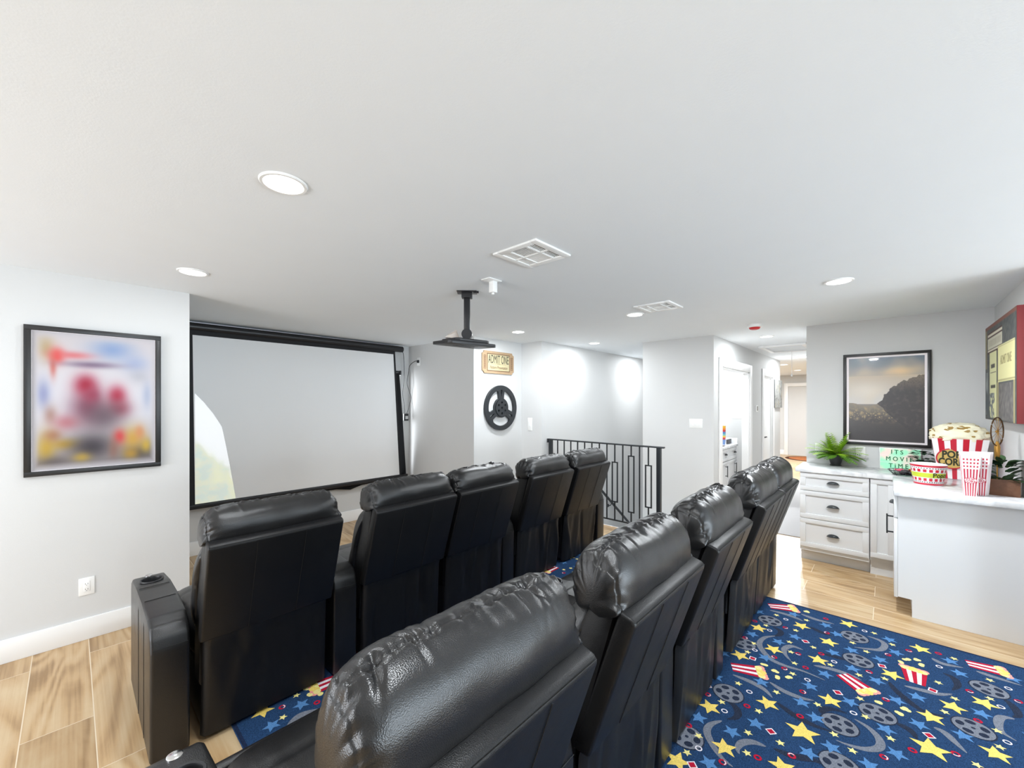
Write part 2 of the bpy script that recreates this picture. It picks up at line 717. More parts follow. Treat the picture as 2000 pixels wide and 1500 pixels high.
baseboard('left', [(-3.6, 0.636, 3.961, 3.975, 0, BB), (0.622, 0.636, 3.975, 5.32, 0, BB)])
baseboard('screen', [(0.636, 3.449, 5.306, 5.32, 0, BB), (3.449, 3.463, 3.841, 5.32, 0, BB), (3.463, 4.358, 3.841, 3.855, 0, BB), (4.358, 4.372, 3.471, 3.855, 0, BB)])
baseboard('hall', [(7.36, 8.06, 1.586, 1.6, 0, BB), (9.06, 9.72, 1.586, 1.6, 0, BB)])
baseboard('far', [(14.936, 14.95, -2.4, 1.35, 0, BB), (14.936, 14.95, 2.35, 3.5, 0, BB)])

# door casings in the hall
def casing(n, x0, x1, ztop, y=1.6, w=0.115):
    bm = NB()
    box(bm, x0 - w, x0, y - 0.02, y, 0, ztop + w, bev=0.004)
    box(bm, x1, x1 + w, y - 0.02, y, 0, ztop + w, bev=0.004)
    box(bm, x0, x1, y - 0.02, y, ztop, ztop + w, bev=0.004)
    box(bm, x0, x0 + 0.015, y, y + 0.1, 0, ztop)
    box(bm, x1 - 0.015, x1, y, y + 0.1, 0, ztop)
    box(bm, x0, x1, y, y + 0.1, ztop - 0.015, ztop)
    return struct(finish(bm, 'trim_%d' % n, M['trim']))


casing(1, 5.76, 7.22, 2.07)
casing(2, 8.2, 8.95, 2.07)
bm = NB()
box(bm, 8.215, 8.935, 1.63, 1.67, 0.01, 2.055, bev=0.003)
door2 = struct(finish(bm, 'door_1', M['trim']))
bm = NB()
tube(bm, [(8.27, 1.632, 0.99), (8.27, 1.585, 0.99), (8.36, 1.58, 0.99)], 0.012, 10)
lathe(bm, [(0, 0), (0.028, 0), (0.028, 0.01), (0, 0.01)], 20)
h = finish(bm, 'door_handle', M['blackmetal'], door2)

# far door with its casing at the end of the long hall
bm = NB()
box(bm, 14.9, 14.948, 1.42, 1.53, 0, 2.2, bev=0.004)
box(bm, 14.9, 14.948, 2.25, 2.35, 0, 2.2, bev=0.004)
box(bm, 14.9, 14.948, 1.53, 2.25, 2.1, 2.2, bev=0.004)
struct(finish(bm, 'trim_3', M['trim']))

# stairwell: landing and steps going down beyond the railing
bm = NB()
box(bm, 4.76, 5.45, 1.92, 3.485, -0.5, -0.38)
for i in range(8):
    box(bm, 5.45 + 0.26 * i, 5.45 + 0.26 * (i + 1), 2.53, 3.485, -0.78 - 0.19 * i, -0.57 - 0.19 * i)
box(bm, 4.74, 4.76, 1.9, 3.485, -0.5, -0.001)
box(bm, 4.74, 5.45, 1.9, 1.92, -0.5, -0.001)
struct(finish(bm, 'stairs', M['trim'], smooth=False))

# attic hatch in the hall ceiling
bm = NB()
for b in ((6.95, 7.85, 1.36, 1.42), (6.95, 7.85, 0.84, 0.9), (6.95, 7.01, 0.9, 1.36), (7.79, 7.85, 0.9, 1.36)):
    box(bm, b[0], b[1], b[2], b[3], CEIL - 0.028, CEIL, bev=0.004)
hatch = struct(finish(bm, 'trim_4', M['trim']))
bm = NB()
box(bm, 7.01, 7.79, 0.9, 1.36, CEIL - 0.006, CEIL)
finish(bm, 'hatch_panel', M['ceil'], hatch, smooth=False)
t = thing('pull_cord', 'thin white pull cord hanging from the attic hatch in the hall', 'cord', (7.76, 1.12, CEIL))
bm = NB()
tube(bm, [(0, 0, -0.006), (0.002, 0, -0.2), (0, 0.001, -0.39)], 0.0035, 6)
finish(bm, 'string', M['white'], t)
bm = NB()
lathe(bm, [(0, -0.43), (0.012, -0.425), (0.014, -0.40), (0.006, -0.385), (0, -0.385)], 12)
finish(bm, 'knob', M['white'], t)

# ------------------------------------------------------------------ recessed ceiling lights


def make_downlight(loc, label, power=LAMP_W, group='recessed ceiling lights'):
    t = thing('ceiling_light', label, 'ceiling light', (loc[0], loc[1], CEIL), 0, group)
    bm = NB()
    lathe(bm, [(0.084, 0.0), (0.084, -0.003), (0.080, -0.007), (0.070, -0.007), (0.066, -0.001), (0.066, 0.0)], 40, close=True)
    finish(bm, 'trim_ring', M['white'], t)
    bm = NB()
    lathe(bm, [(0, -0.0015), (0.066, -0.0015), (0.066, -0.0005)], 40)
    finish(bm, 'diffuser', M['lens'], t)
    l = bpy.data.lights.new('lamp', 'AREA')
    l.shape = 'DISK'
    l.size = 0.13
    l.energy = power
    l.color = (0.91, 0.96, 1.0)
    o = bpy.data.objects.new('lamp', l)
    COL.objects.link(o)
    o.location = (0, 0, -0.012)
    o.parent = t
    return t


make_downlight((0.556, 1.712), 'large round recessed light over the front row, nearest of the ceiling lights', 9)
make_downlight((0.534, 3.299), 'round recessed light in front of the blurred poster wall', 3)
make_downlight((3.609, 3.232), 'round recessed light before the ticket sign and film reel', 17)
make_downlight((3.657, 1.777), 'round recessed light beside the farther square ceiling vent', 12)
make_downlight((5.019, 3.048), 'round recessed light over the stairwell', 11)
make_downlight((3.619, 0.251), 'round recessed light near the counter with the popcorn', 36)
make_downlight((6.002, 1.135), 'round recessed light in the hall just past the red smoke alarm', 14)
make_downlight((10.665, 1.684), 'left one of the far small lights beyond the attic hatch', 70)
make_downlight((9.117, 1.155), 'far hall light cut off by the grey wall edge', 20)
make_downlight((12.74, 1.711), 'farthest recessed light, low beside the pull cord end', 85)
make_downlight((0.556, 0.2), 'recessed light above and behind the viewer')
make_downlight((7.0, 2.1), 'added unseen recessed light brightening the small pantry room', 27)  # lamp added to brighten the pantry, fitting is out of sight
make_downlight((6.95, 3.04), 'recessed light farther along the stairwell ceiling', 15)
make_downlight((-1.2, 2.3), 'added unseen recessed light at the left end of the room', 12)  # added lamp outside the view, lights the left end

# ------------------------------------------------------------------ ceiling vents


def slat_set(bm, x0, x1, y0, y1, n, along, fill):
    """flat louvre blades; fill is how much of the opening they cover"""
    for i in range(n):
        if along == 'x':
            p = (y1 - y0) / n
            c = y0 + p * (i + 0.5)
            box(bm, x0, x1, c - p * fill / 2, c + p * fill / 2, -0.006, -0.004)
        else:
            p = (x1 - x0) / n
            c = x0 + p * (i + 0.5)
            box(bm, c - p * fill / 2, c + p * fill / 2, y0, y1, -0.006, -0.004)


def make_vent(cx, cy, label):
    t = thing('ceiling_vent', label, 'vent', (cx, cy, CEIL), 0, 'square ceiling vents')
    s = 0.158
    bm = NB()
    i = 0.118
    box(bm, -s, s, -s, -i, -0.012, 0, bev=0.003)
    box(bm, -s, s, i, s, -0.012, 0, bev=0.003)
    box(bm, -s, -i, -i, i, -0.012, 0, bev=0.003)
    box(bm, i, s, -i, i, -0.012, 0, bev=0.003)
    for a in (-0.06, 0.06):
        box(bm, -i, i, a - 0.006, a + 0.006, -0.011, -0.002)
    box(bm, -0.006, 0.006, -i, i, -0.0108, -0.002)
    finish(bm, 'frame', M['white'], t)
    bm = NB()
    box(bm, -i, i, -i, i, -0.002, 0)  # flat dark sheet, painted shade showing between the louvre blades
    finish(bm, 'shade_sheet', M['ventshade'], t, smooth=False)
    bm = NB()
    for (x0, x1) in ((-i, -0.006), (0.006, i)):
        slat_set(bm, x0, x1, 0.066, i, 4, 'x', 0.86)
        slat_set(bm, x0, x1, -i, -0.066, 4, 'x', 0.42)
    slat_set(bm, -i, -0.006, -0.054, 0.054, 9, 'y', 0.40)
    slat_set(bm, 0.006, i, -0.054, 0.054, 9, 'y', 0.88)
    finish(bm, 'louvre', M['white'], t, smooth=False)
    return t


make_vent(1.775, 1.485, 'nearer square white ceiling vent, beside the projector mount')
make_vent(3.495, 1.48, 'farther square white ceiling vent, beside a round light')

# smoke alarm
t = thing('smoke_alarm', 'white smoke alarm with a red underside on the hall ceiling', 'smoke alarm', (5.014, 1.058, CEIL))
bm = NB()
lathe(bm, [(0, 0), (0.072, 0), (0.072, -0.028), (0.066, -0.032), (0, -0.032)], 32)
finish(bm, 'base', M['white'], t)
bm = NB()
lathe(bm, [(0, -0.032), (0.055, -0.032), (0.045, -0.05), (0.03, -0.055), (0, -0.055)], 32)
finish(bm, 'cover', M['red'], t)['label'] = 'red cover'

# ------------------------------------------------------------------ wall plates, switches, outlets (built facing -Y, origin at centre)


def plate(name, label, cat, loc, rz, w, h, kind, gang=1, group=None):
    t = thing(name, label, cat, loc, rz, group)
    bm = NB()
    box(bm, -w / 2, w / 2, -0.006, 0, -h / 2, h / 2, bev=0.002)
    finish(bm, 'cover_plate', M['white'], t)
    for g in range(gang):
        cx = (g - (gang - 1) / 2) * 0.046
        bm = NB()
        if kind == 'switch':
            box(bm, cx - 0.0165, cx + 0.0165, -0.0105, -0.006, -0.033, 0.033, bev=0.0015)
            finish(bm, 'rocker', M['trim'], t)
        else:
            box(bm, cx - 0.0165, cx + 0.0165, -0.009, -0.006, -0.034, 0.034, bev=0.002)
            for zz in (-0.018, 0.018):
                for xx in (-0.006, 0.006):
                    box(bm, cx + xx - 0.001, cx + xx + 0.001, -0.0094, -0.0088, zz - 0.004, zz + 0.004, mi=1)
                lathe_v = []
                box(bm, cx - 0.002, cx + 0.002, -0.0094, -0.0088, zz - 0.011, zz - 0.008, mi=1)
            finish(bm, 'socket', [M['trim'], M['dark']], t)
    return t


plate('wall_outlet', 'white duplex outlet low on the wall under the blurred poster', 'outlet', (0.071, 3.975, 0.357), 0, 0.075, 0.116, 'outlet')
plate('light_switch', 'white three gang light switch on the grey wall by the stairs', 'light switch', (5.45, 1.812, 1.33), -PI / 2, 0.165, 0.115, 'switch', 3)
plate('wall_outlet', 'white outlet under the landscape poster beside the lightbox sign', 'outlet', (5.51, 0.205, 1.085), -PI / 2, 0.075, 0.116, 'outlet')
plate('light_switch', 'white switch plate behind the potted fern', 'light switch', (5.51, 0.545, 1.10), -PI / 2, 0.075, 0.116, 'switch')
plate('wall_outlet', 'white outlet high beside the projection screen', 'outlet', (3.463, 5.06, 2.2), -PI / 2, 0.075, 0.116, 'outlet')
plate('light_switch', 'white tall switch plate on the narrow wall left of the railing', 'light switch', (4.372, 3.69, 1.295), -PI / 2, 0.08, 0.18, 'switch')

# thermostat in the hall
t = thing('thermostat', 'small dark thermostat between the two hall doors', 'thermostat', (7.69, 1.6, 1.5))
bm = NB()
box(bm, -0.05, 0.05, -0.018, 0, -0.055, 0.055, bev=0.006)
finish(bm, 'case', M['white'], t)
bm = NB()
box(bm, -0.032, 0.032, -0.0195, -0.0175, -0.035, 0.04)
finish(bm, 'display', mat('thermostat_display', rgb(96, 92, 84), 0.3), t)

# ceiling outlet with plug near the projector mount
t = thing('ceiling_outlet', 'white outlet plate with a plugged white adapter on the ceiling', 'outlet', (1.965, 2.006, CEIL))
bm = NB()
box(bm, -0.06, 0.06, -0.042, 0.042, -0.007, 0, bev=0.002)
finish(bm, 'cover_plate', M['white'], t)
bm = NB()
box(bm, -0.006, 0.036, -0.022, 0.022, -0.085, -0.007, bev=0.004)
box(bm, 0.006, 0.02, -0.008, 0.006, -0.098, -0.085, bev=0.002)
finish(bm, 'plug', M['white'], t)

# ------------------------------------------------------------------ projector mount
t = thing('projector_mount', 'black ceiling projector mount with an empty tilted shelf', 'projector mount', (2.047, 2.357, CEIL), math.radians(-45))
bm = NB()
box(bm, -0.075, 0.075, -0.045, 0.045, -0.008, 0, bev=0.002)
box(bm, -0.04, 0.04, -0.03, 0.03, -0.05, -0.008, bev=0.003)
box(bm, 0.05, 0.09, -0.03, -0.02, -0.016, -0.002)
finish(bm, 'ceiling_plate', M['black'], t)
bm = NB()
box(bm, -0.023, 0.023, -0.017, 0.017, -0.335, -0.05, bev=0.003)
for zz in (-0.08, -0.31):
    lathe(bm, [(0, 0), (0.006, 0), (0.006, 0.004), (0, 0.004)], 10)
finish(bm, 'column', M['black'], t)
bm = NB()
n0 = len(bm.verts)
lathe(bm, [(0, -0.03), (0.04, -0.03), (0.04, 0.03), (0, 0.03)], 28)
xform(bm, Matrix.Translation((0, 0, -0.325)) @ Matrix.Rotation(PI / 2, 4, 'X'))
box(bm, -0.024, -0.012, -0.022, 0.022, -0.41, -0.33, bev=0.002)
box(bm, 0.012, 0.024, -0.022, 0.022, -0.41, -0.33, bev=0.002)
finish(bm, 'tilt_joint', M['black'], t)
bm = NB()
prism(bm, [(-0.215, -0.10), (-0.19, -0.125), (0.19, -0.125), (0.215, -0.10), (0.215, 0.12), (0.17, 0.14), (-0.17, 0.14), (-0.215, 0.12)], 'z', -0.412, -0.388, bev=0.004)
prism(bm, [(-0.15, -0.10), (-0.12, -0.12), (0.12, -0.12), (0.15, -0.10), (0.15, 0.10), (-0.15, 0.10)], 'z', -0.388, -0.366, bev=0.006)
for zz in (-0.05, 0.0, 0.05):
    box(bm, -0.08, 0.08, zz - 0.004, zz + 0.004, -0.414, -0.411)
sh = finish(bm, 'shelf', M['black'], t)
sh.rotation_euler = (math.radians(3), 0, math.radians(-45) * -1 - math.radians(8))
t.rotation_euler = (0, 0, math.radians(-45))
t2 = thing('crumpled_paper', 'small crumpled cream paper lying on the projector shelf', 'paper', (1.985, 2.46, CEIL - 0.350))
bm = NB()
vs = [bm.verts.new(p) for p in ((-0.07, 0.0, 0.0), (0.05, -0.03, 0.0), (0.06, 0.02, 0.075), (-0.01, 0.03, 0.03), (0.0, 0.06, 0.0), (0.03, -0.01, 0.05))]
for q in ((0, 1, 5), (0, 5, 3), (5, 1, 2), (5, 2, 3), (3, 2, 4), (0, 3, 4), (1, 0, 4), (1, 4, 2)):
    bm.faces.new([vs[i] for i in q])
finish(bm, 'paper_sheet', mat('cream_paper', rgb(225, 212, 200), 0.7), t2, smooth=False)

# ------------------------------------------------------------------ projection screen
t = thing('projection_screen', 'large pull-down projection screen with black borders in the recess', 'projection screen', (0, 5.2, 0))
bm = NB()
tube(bm, [(0.70, 0.02, 2.374), (3.286, 0.02, 2.374)], 0.043, 28)
box(bm, 0.70, 3.286, -0.012, 0.06, 2.383, 2.405, bev=0.004)
finish(bm, 'roller_case', M['black'], t)
bm = NB()
box(bm, 0.70, 3.15, 0.03, 0.12, 2.418, 2.426)
finish(bm, 'mounting_rail', mat('aluminium', rgb(178, 180, 182), 0.35, 0.8), t)


def screen_poly(name, pts, y, th, m, parent):
    bm = NB()
    prism(bm, pts, 'y', y, y + th)
    return finish(bm, name, m, parent, smooth=False)


screen_poly('black_border', [(0.79, 2.335), (3.155, 2.335), (3.262, 0.55), (0.815, 0.55)], 0.0, 0.002, M['fabric'], t)
screen_poly('picture_area', [(0.838, 2.286), (3.127, 2.289), (3.227, 0.556), (0.859, 0.557)], -0.002, 0.0015, M['screen'], t)
bm = NB()
box(bm, 0.80, 3.363, -0.012, 0.012, 0.505, 0.552, bev=0.006)
finish(bm, 'bottom_bar', M['black'], t)


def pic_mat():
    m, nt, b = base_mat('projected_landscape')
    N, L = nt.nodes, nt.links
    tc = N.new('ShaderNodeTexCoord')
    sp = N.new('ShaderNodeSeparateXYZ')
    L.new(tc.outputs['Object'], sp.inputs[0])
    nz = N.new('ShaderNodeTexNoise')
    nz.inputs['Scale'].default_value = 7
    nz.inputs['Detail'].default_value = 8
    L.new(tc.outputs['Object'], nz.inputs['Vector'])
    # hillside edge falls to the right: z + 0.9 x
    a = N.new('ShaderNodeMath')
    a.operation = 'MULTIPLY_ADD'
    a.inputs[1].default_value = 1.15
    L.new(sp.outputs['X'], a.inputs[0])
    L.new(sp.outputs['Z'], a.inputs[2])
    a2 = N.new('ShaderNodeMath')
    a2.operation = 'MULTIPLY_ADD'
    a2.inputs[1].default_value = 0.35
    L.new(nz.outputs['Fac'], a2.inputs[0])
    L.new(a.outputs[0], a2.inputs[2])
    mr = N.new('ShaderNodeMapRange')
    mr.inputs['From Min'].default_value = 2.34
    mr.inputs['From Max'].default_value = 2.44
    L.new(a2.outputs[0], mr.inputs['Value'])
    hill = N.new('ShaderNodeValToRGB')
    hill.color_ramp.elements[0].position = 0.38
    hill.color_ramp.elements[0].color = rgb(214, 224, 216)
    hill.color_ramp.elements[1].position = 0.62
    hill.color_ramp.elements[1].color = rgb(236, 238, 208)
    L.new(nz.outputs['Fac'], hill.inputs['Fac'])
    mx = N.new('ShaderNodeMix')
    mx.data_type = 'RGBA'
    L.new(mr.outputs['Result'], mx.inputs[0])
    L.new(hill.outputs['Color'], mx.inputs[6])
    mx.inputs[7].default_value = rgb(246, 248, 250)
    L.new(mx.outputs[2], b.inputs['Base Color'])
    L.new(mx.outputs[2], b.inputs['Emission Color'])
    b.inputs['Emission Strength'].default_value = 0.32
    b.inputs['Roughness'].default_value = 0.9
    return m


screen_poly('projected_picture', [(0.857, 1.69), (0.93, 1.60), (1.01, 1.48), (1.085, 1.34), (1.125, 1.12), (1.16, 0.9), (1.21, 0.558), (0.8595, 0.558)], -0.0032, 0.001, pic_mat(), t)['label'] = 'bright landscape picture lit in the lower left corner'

# black window shade behind the screen, flaring out at its lower right
t = thing('window_shade', 'black roller shade hanging behind the right edge of the screen', 'window shade', (0, 5.25, 0))
bm = NB()
pts = []
cols = 12
rows = 20
grid = []
for j in range(rows + 1):
    v = j / rows
    z = 2.03 - (2.03 - 0.47) * v
    xr = 3.255 + 0.125 * v ** 0.9
    row = []
    for i in range(cols + 1):
        u = i / cols
        x = 1.3 + (xr - 1.3) * u
        zz = z
        if j == rows:
            zz += 0.016 * math.sin(i * 5.1) + 0.014 * math.sin(i * 2.3 + 1)
        row.append(bm.verts.new((x, 0.01 * math.sin(u * 40) * v, zz)))
    grid.append(row)
for j in range(rows):
    for i in range(cols):
        bm.faces.new((grid[j][i], grid[j + 1][i], grid[j + 1][i + 1], grid[j][i + 1]))
r = bmesh.ops.solidify(bm, geom=bm.faces[:], thickness=0.003)
finish(bm, 'shade_cloth', M['fabric'], t)
bm = NB()
tube(bm, [(1.3, 0.015, 2.045), (3.265, 0.015, 2.045)], 0.018, 14)
box(bm, 3.262, 3.285, -0.01, 0.045, 2.0, 2.065, bev=0.003)
finish(bm, 'roller', M['black'], t)

# cords and power adapter
t = thing('power_adapter', 'black power adapter dangling on its cords right of the screen', 'power adapter', (3.36, 5.24, 1.385))
bm = NB()
box(bm, -0.036, 0.036, -0.018, 0.018, -0.055, 0.05, bev=0.005)
finish(bm, 'case', M['black'], t)
bm = NB()
box(bm, -0.02, 0.026, -0.0195, -0.0175, -0.03, 0.015)
finish(bm, 'sticker', mat('adapter_sticker', rgb(190, 190, 190), 0.6), t, smooth=False)
bm = NB()
tube(bm, smooth_path([(-0.07, -0.0, 0.98), (-0.045, -0.01, 0.90), (-0.03, 0, 0.62), (-0.055, 0, 0.35), (-0.03, 0, 0.18), (-0.018, 0, 0.05)], 6), 0.0045, 8)
finish(bm, 'screen_cord', M['black'], t)
bm = NB()
tube(bm, smooth_path([(0.098, -0.18, 0.815), (0.06, -0.15, 0.82), (0.03, -0.06, 0.76), (0.045, 0, 0.66), (0.02, 0, 0.5), (0.06, 0, 0.38), (0.085, 0, 0.28), (0.05, 0, 0.14), (0.012, 0, 0.05)], 6), 0.0045, 8)
finish(bm, 'mains_cord', M['black'], t)
bm = NB()
box(bm, 0.08, 0.102, -0.2, -0.16, 0.795, 0.835, bev=0.004)
finish(bm, 'plug', M['black'], t)

# ------------------------------------------------------------------ framed posters and wall art


def make_frame(name, label, cat, loc, rz, w, h, fw, depth, art, mat_margin, artmat, group=None, nx=90, nz=130):
    t = thing(name, label, cat, loc, rz, group)
    bm = NB()
    box(bm, -w / 2, w / 2, -depth, 0, h / 2 - fw, h / 2, bev=0.002)
    box(bm, -w / 2, w / 2, -depth, 0, -h / 2, -h / 2 + fw, bev=0.002)
    box(bm, -w / 2, -w / 2 + fw, -depth, 0, -h / 2 + fw, h / 2 - fw, bev=0.002)
    box(bm, w / 2 - fw, w / 2, -depth, 0, -h / 2 + fw, h / 2 - fw, bev=0.002)
    finish(bm, 'frame', M['frame'], t)
    iw, ih = w - 2 * fw, h - 2 * fw
    bm = NB()
    box(bm, -iw / 2, iw / 2, -depth + 0.012, 0, -ih / 2, ih / 2)
    finish(bm, 'backing', M['paper'], t, smooth=False)
    picture('poster_print', iw - 2 * mat_margin, ih - 2 * mat_margin, nx, nz, art, artmat, t, (0, -depth + 0.0105, 0))
    return t


def mixc(a, b, f):
    f = max(0.0, min(1.0, f))
    return tuple(a[i] + (b[i] - a[i]) * f for i in range(3))


BLOBS = [(.1, .12, .055, .08, (190, 165, 120), .8), (.62, .10, .16, .07, (140, 165, 208), .9), (.82, .2, .11, .06, (165, 178, 212), .8), (.18, .17, .05, .05, (238, 84, 78), 1), (.30, .16, .13, .025, (225, 110, 115), .8), (.15, .25, .022, .07, (205, 105, 95), .8),
         (.45, .225, .19, .022, (112, 88, 118), .75), (.08, .45, .045, .09, (140, 148, 192), .8), (.93, .45, .04, .1, (160, 172, 205), .6), (.85, .3, .08, .05, (180, 180, 190), .6), (.13, .6, .045, .06, (165, 125, 110), .7), (.42, .55, .13, .11, (126, 62, 84), .85), (.40, .38, .08, .07, (172, 40, 66), 1), (.45, .46, .06, .06, (160, 60, 86), .9),
         (.66, .46, .07, .07, (184, 48, 74), .95), (.68, .56, .09, .06, (160, 70, 88), .8), (.25, .66, .09, .05, (190, 100, 110), .7), (.55, .62, .15, .1, (92, 74, 84), .75), (.10, .85, .06, .10, (205, 165, 52), .85), (.24, .82, .1, .035, (212, 166, 52), .85), (.15, .75, .06, .04, (165, 95, 60), .6), (.45, .85, .17, .09, (62, 56, 64), .95), (.86, .92, .13, .07, (72, 68, 74), .9), (.16, .95, .12, .045, (96, 86, 86), .85), (.37, .93, .06, .035, (210, 170, 56), .8), (.80, .80, .09, .08, (216, 166, 62), .85), (.78, .93, .06, .045, (206, 156, 50), .8), (.92, .86, .04, .05, (222, 182, 60), .8), (.68, .78, .045, .05, (220, 72, 74), .95), (.86, .75, .04, .05, (222, 140, 92), .7), (.63, .88, .04, .08, (150, 105, 90), .7), (.5, .97, .5, .03, (120, 116, 120), .6)]


def art_blur(u, v):
    c = mixc((214, 206, 208), (226, 224, 230), v * 2.2) if v < .6 else mixc((226, 224, 230), (172, 160, 158), (v - .6) * 2.4)
    for (bu, bv, ru, rv, col, s) in BLOBS:
        d = ((u - bu) / ru) ** 2 + ((v - bv) / rv) ** 2
        if d < 9:
            c = mixc(c, col, s * math.exp(-d * 0.75))
    e = min(u, 1 - u, v, 1 - v)
    c = mixc((205, 200, 205), c, min(1, e / 0.05))
    return tuple(x * 0.87 for x in c)


make_frame('framed_poster', 'black framed poster with a blurred red, yellow and blue print on the left wall', 'poster', (0.1245, 3.975, 1.606), 0, 0.652, 0.957, 0.031, 0.03, art_blur, 0.004, art_mat('blurred_print', 0.75))


def inpoly(u, v, P):
    r = False
    n = len(P)
    for i in range(n):
        a, b = P[i], P[(i + 1) % n]
        if (a[1] > v) != (b[1] > v) and u < (b[0] - a[0]) * (v - a[1]) / (b[1] - a[1]) + a[0]:
            r = not r
    return r


CLIFF = [(1.01, .22), (.86, .245), (.72, .30), (.60, .36), (.52, .43), (.46, .50), (.40, .56), (.47, .60), (.52, .66), (.60, .72), (.72, .80), (.86, .92), (1.01, .95)]


def art_land(u, v):
    n = noise.noise(Vector((u * 5, v * 9, 1.3)))
    n2 = noise.noise(Vector((u * 19, v * 26, 4.2)))
    n3 = noise.noise(Vector((u * 55, v * 60, 7.1)))
    if v < .56:
        c = mixc((92, 104, 118), (172, 160, 146), v / .22 + n * .35) if v < .22 else mixc((186, 170, 150), (196, 192, 188), (v - .22) / .3)
        c = mixc(c, (226, 190, 142), .75 * math.exp(-((u - .72) / .22) ** 2 - ((v - .17) / .05) ** 2) + .3 * max(0, n))
        c = mixc(c, (216, 206, 192), .8 * math.exp(-((u - .25) / .25) ** 2 - ((v - .40) / .1) ** 2))
    else:
        c = mixc((128, 122, 116), (74, 68, 66), (v - .56) / .3)
    hz = .56 + .03 * n
    if v > hz:
        k = (v - hz) / .2
        c = mixc((132, 122, 108), (66, 62, 62), k)
        c = mixc(c, (176, 150, 108), max(0, n2) * 1.1 * math.exp(-((v - .66) / .1) ** 2))
        c = mixc(c, (206, 178, 120), max(0, n3 - .22) * 2.2 * math.exp(-((v - .69) / .06) ** 2))
    if inpoly(u + .03 * n2, v + .02 * n2, CLIFF):
        top = mixc((112, 98, 84), (60, 56, 58), (v - .26) / .15)
        c = mixc(top, (96, 88, 82), max(0, n2) * .8)
        c = mixc(c, (48, 46, 50), max(0, n3) * .7)
    if v > .78:
        c = mixc(c, (52, 49, 52), (v - .78) / .14 + n2 * .25)
    return c


make_frame('framed_poster', 'black framed poster of a rocky cliff and dusk sky above the counter', 'poster', (5.51, 0.0205, 1.63), -PI / 2, 0.645, 0.928, 0.027, 0.03, art_land, 0.018, art_mat('landscape_print', 0.3, 0.8), nx=210, nz=300)

# canvas collage on the right wall (faces +Y)
t = thing('canvas_collage', 'thick canvas collage of vintage cinema tickets with red sides on the right wall', 'wall art', (4.79, -0.69, 1.845), PI)
cw, chh, cd = 1.16, 0.78, 0.068
bm = NB()
box(bm, -cw / 2, cw / 2, -cd, 0, -chh / 2, chh / 2, bev=0.003)
finish(bm, 'stretcher', mat('canvas_red_side', rgb(126, 46, 48), 0.75), t)['label'] = 'red canvas sides'


def art_canvas(u, v):
    n = noise.noise(Vector((u * 30, v * 22, 2.2)))
    n2 = noise.noise(Vector((u * 8, v * 6, 5.2)))
    c = mixc((92, 94, 90), (70, 72, 72), .5 + n)
    R = u
    def rect(a, b, p, q):
        return a <= R <= b and p <= v <= q
    if rect(.0, .07, 0, .45):
        c = (132, 122, 96)
    if rect(.1, .60, .08, .30):
        c = (74, 48, 44)
    if rect(.1, .60, .10, .12) or rect(.1, .60, .26, .28):
        c = (214, 206, 186)
    if rect(.1, .60, .14, .25):
        c = (200, 196, 176)
        if .16 < v < .23 and .14 < u < .56 and math.sin(u * 150) > .1:
            c = (160, 150, 132)
    if rect(.17, .42, .30, .98):
        c = (216, 214, 164)
        if rect(.22, .36, .42, .46) or rect(.21, .38, .64, .67):
            c = (80, 76, 66)
        if rect(.2, .4, .505, .515):
            c = (110, 102, 84)
        if v > .72 and u < .36 - (v - .72) * .1 and n > -.1:
            c = mixc((86, 92, 96), (170, 172, 160), n * 2)
    if rect(.46, .96, .26, .62):
        c = (222, 216, 160)
        if rect(.46, .96, .27, .28) or rect(.46, .96, .60, .61) or rect(.46, .475, .27, .61):
            c = (176, 168, 122)
    if rect(.50, .92, .64, .99):
        c = mixc((92, 88, 88), (120, 116, 112), .5 + n)
    if rect(.44, .49, .62, 1) or rect(.92, .96, .62, 1):
        c = (164, 154, 112)
    if rect(.02, .12, .5, .95):
        c = mixc((78, 84, 88), (156, 160, 156), max(0, n2 * 1.6))
    if v < .035:
        c = (120, 78, 66)
    return c


picture('canvas_print', cw - .004, chh - .004, 220, 120, art_canvas, art_mat('canvas_print', 0.7), t, (0, -cd - 0.0008, 0))
bm = text_bm('ADMIT ONE', 0.095, 0.0004, sx=0.72)
xform(bm, Matrix.Translation((0.245, -cd - 0.0014, 0.065)))
finish(bm, 'lettering', mat('faded_ink', rgb(160, 150, 110), 0.7), t, smooth=False)

# hall art
t = thing('hall_canvas', 'grey abstract canvas on the hall wall by the farther door', 'wall art', (9.36, 1.6, 1.77))
bm = NB()
box(bm, -0.36, 0.36, -0.035, 0, -0.27, 0.27, bev=0.003)
finish(bm, 'stretcher', mat('canvas_grey_side', rgb(110, 112, 112), 0.7), t)


def art_hall(u, v):
    n = noise.noise(Vector((u * 6, v * 3, 9)))
    n2 = noise.noise(Vector((u * 14, v * 7, 3)))
    c = mixc((160, 160, 156), (124, 126, 124), .5 + n)
    if abs(n2) < .05:
        c = (92, 92, 88)
    if n > .35:
        c = mixc(c, (176, 164, 138), .6)
    return c


picture('canvas_print', .716, .536, 60, 50, art_hall, art_mat('hall_print', 0.6), t, (0, -0.0358, 0))

# ------------------------------------------------------------------ ticket sign and film reel on the white wall
t = thing('ticket_sign', 'wooden ticket shaped wall sign reading ADMIT ONE above the film reel', 'sign', (3.893, 3.855, 2.13))
tw, th_, nr = 0.30, 0.148, 0.035


def ticket_outline(w, h, r):
    P = []
    for (cx, cy, a0) in ((w, h, PI), (-w, h, -PI / 2), (-w, -h, 0), (w, -h, PI / 2)):
        # concave corner arcs
        for k in range(7):
            a = a0 + (PI / 2) * k / 6
            P.append((cx + r * math.cos(a), cy + r * math.sin(a)))
    return P


def order(P):
    return sorted(P, key=lambda p: math.atan2(p[1], p[0]))


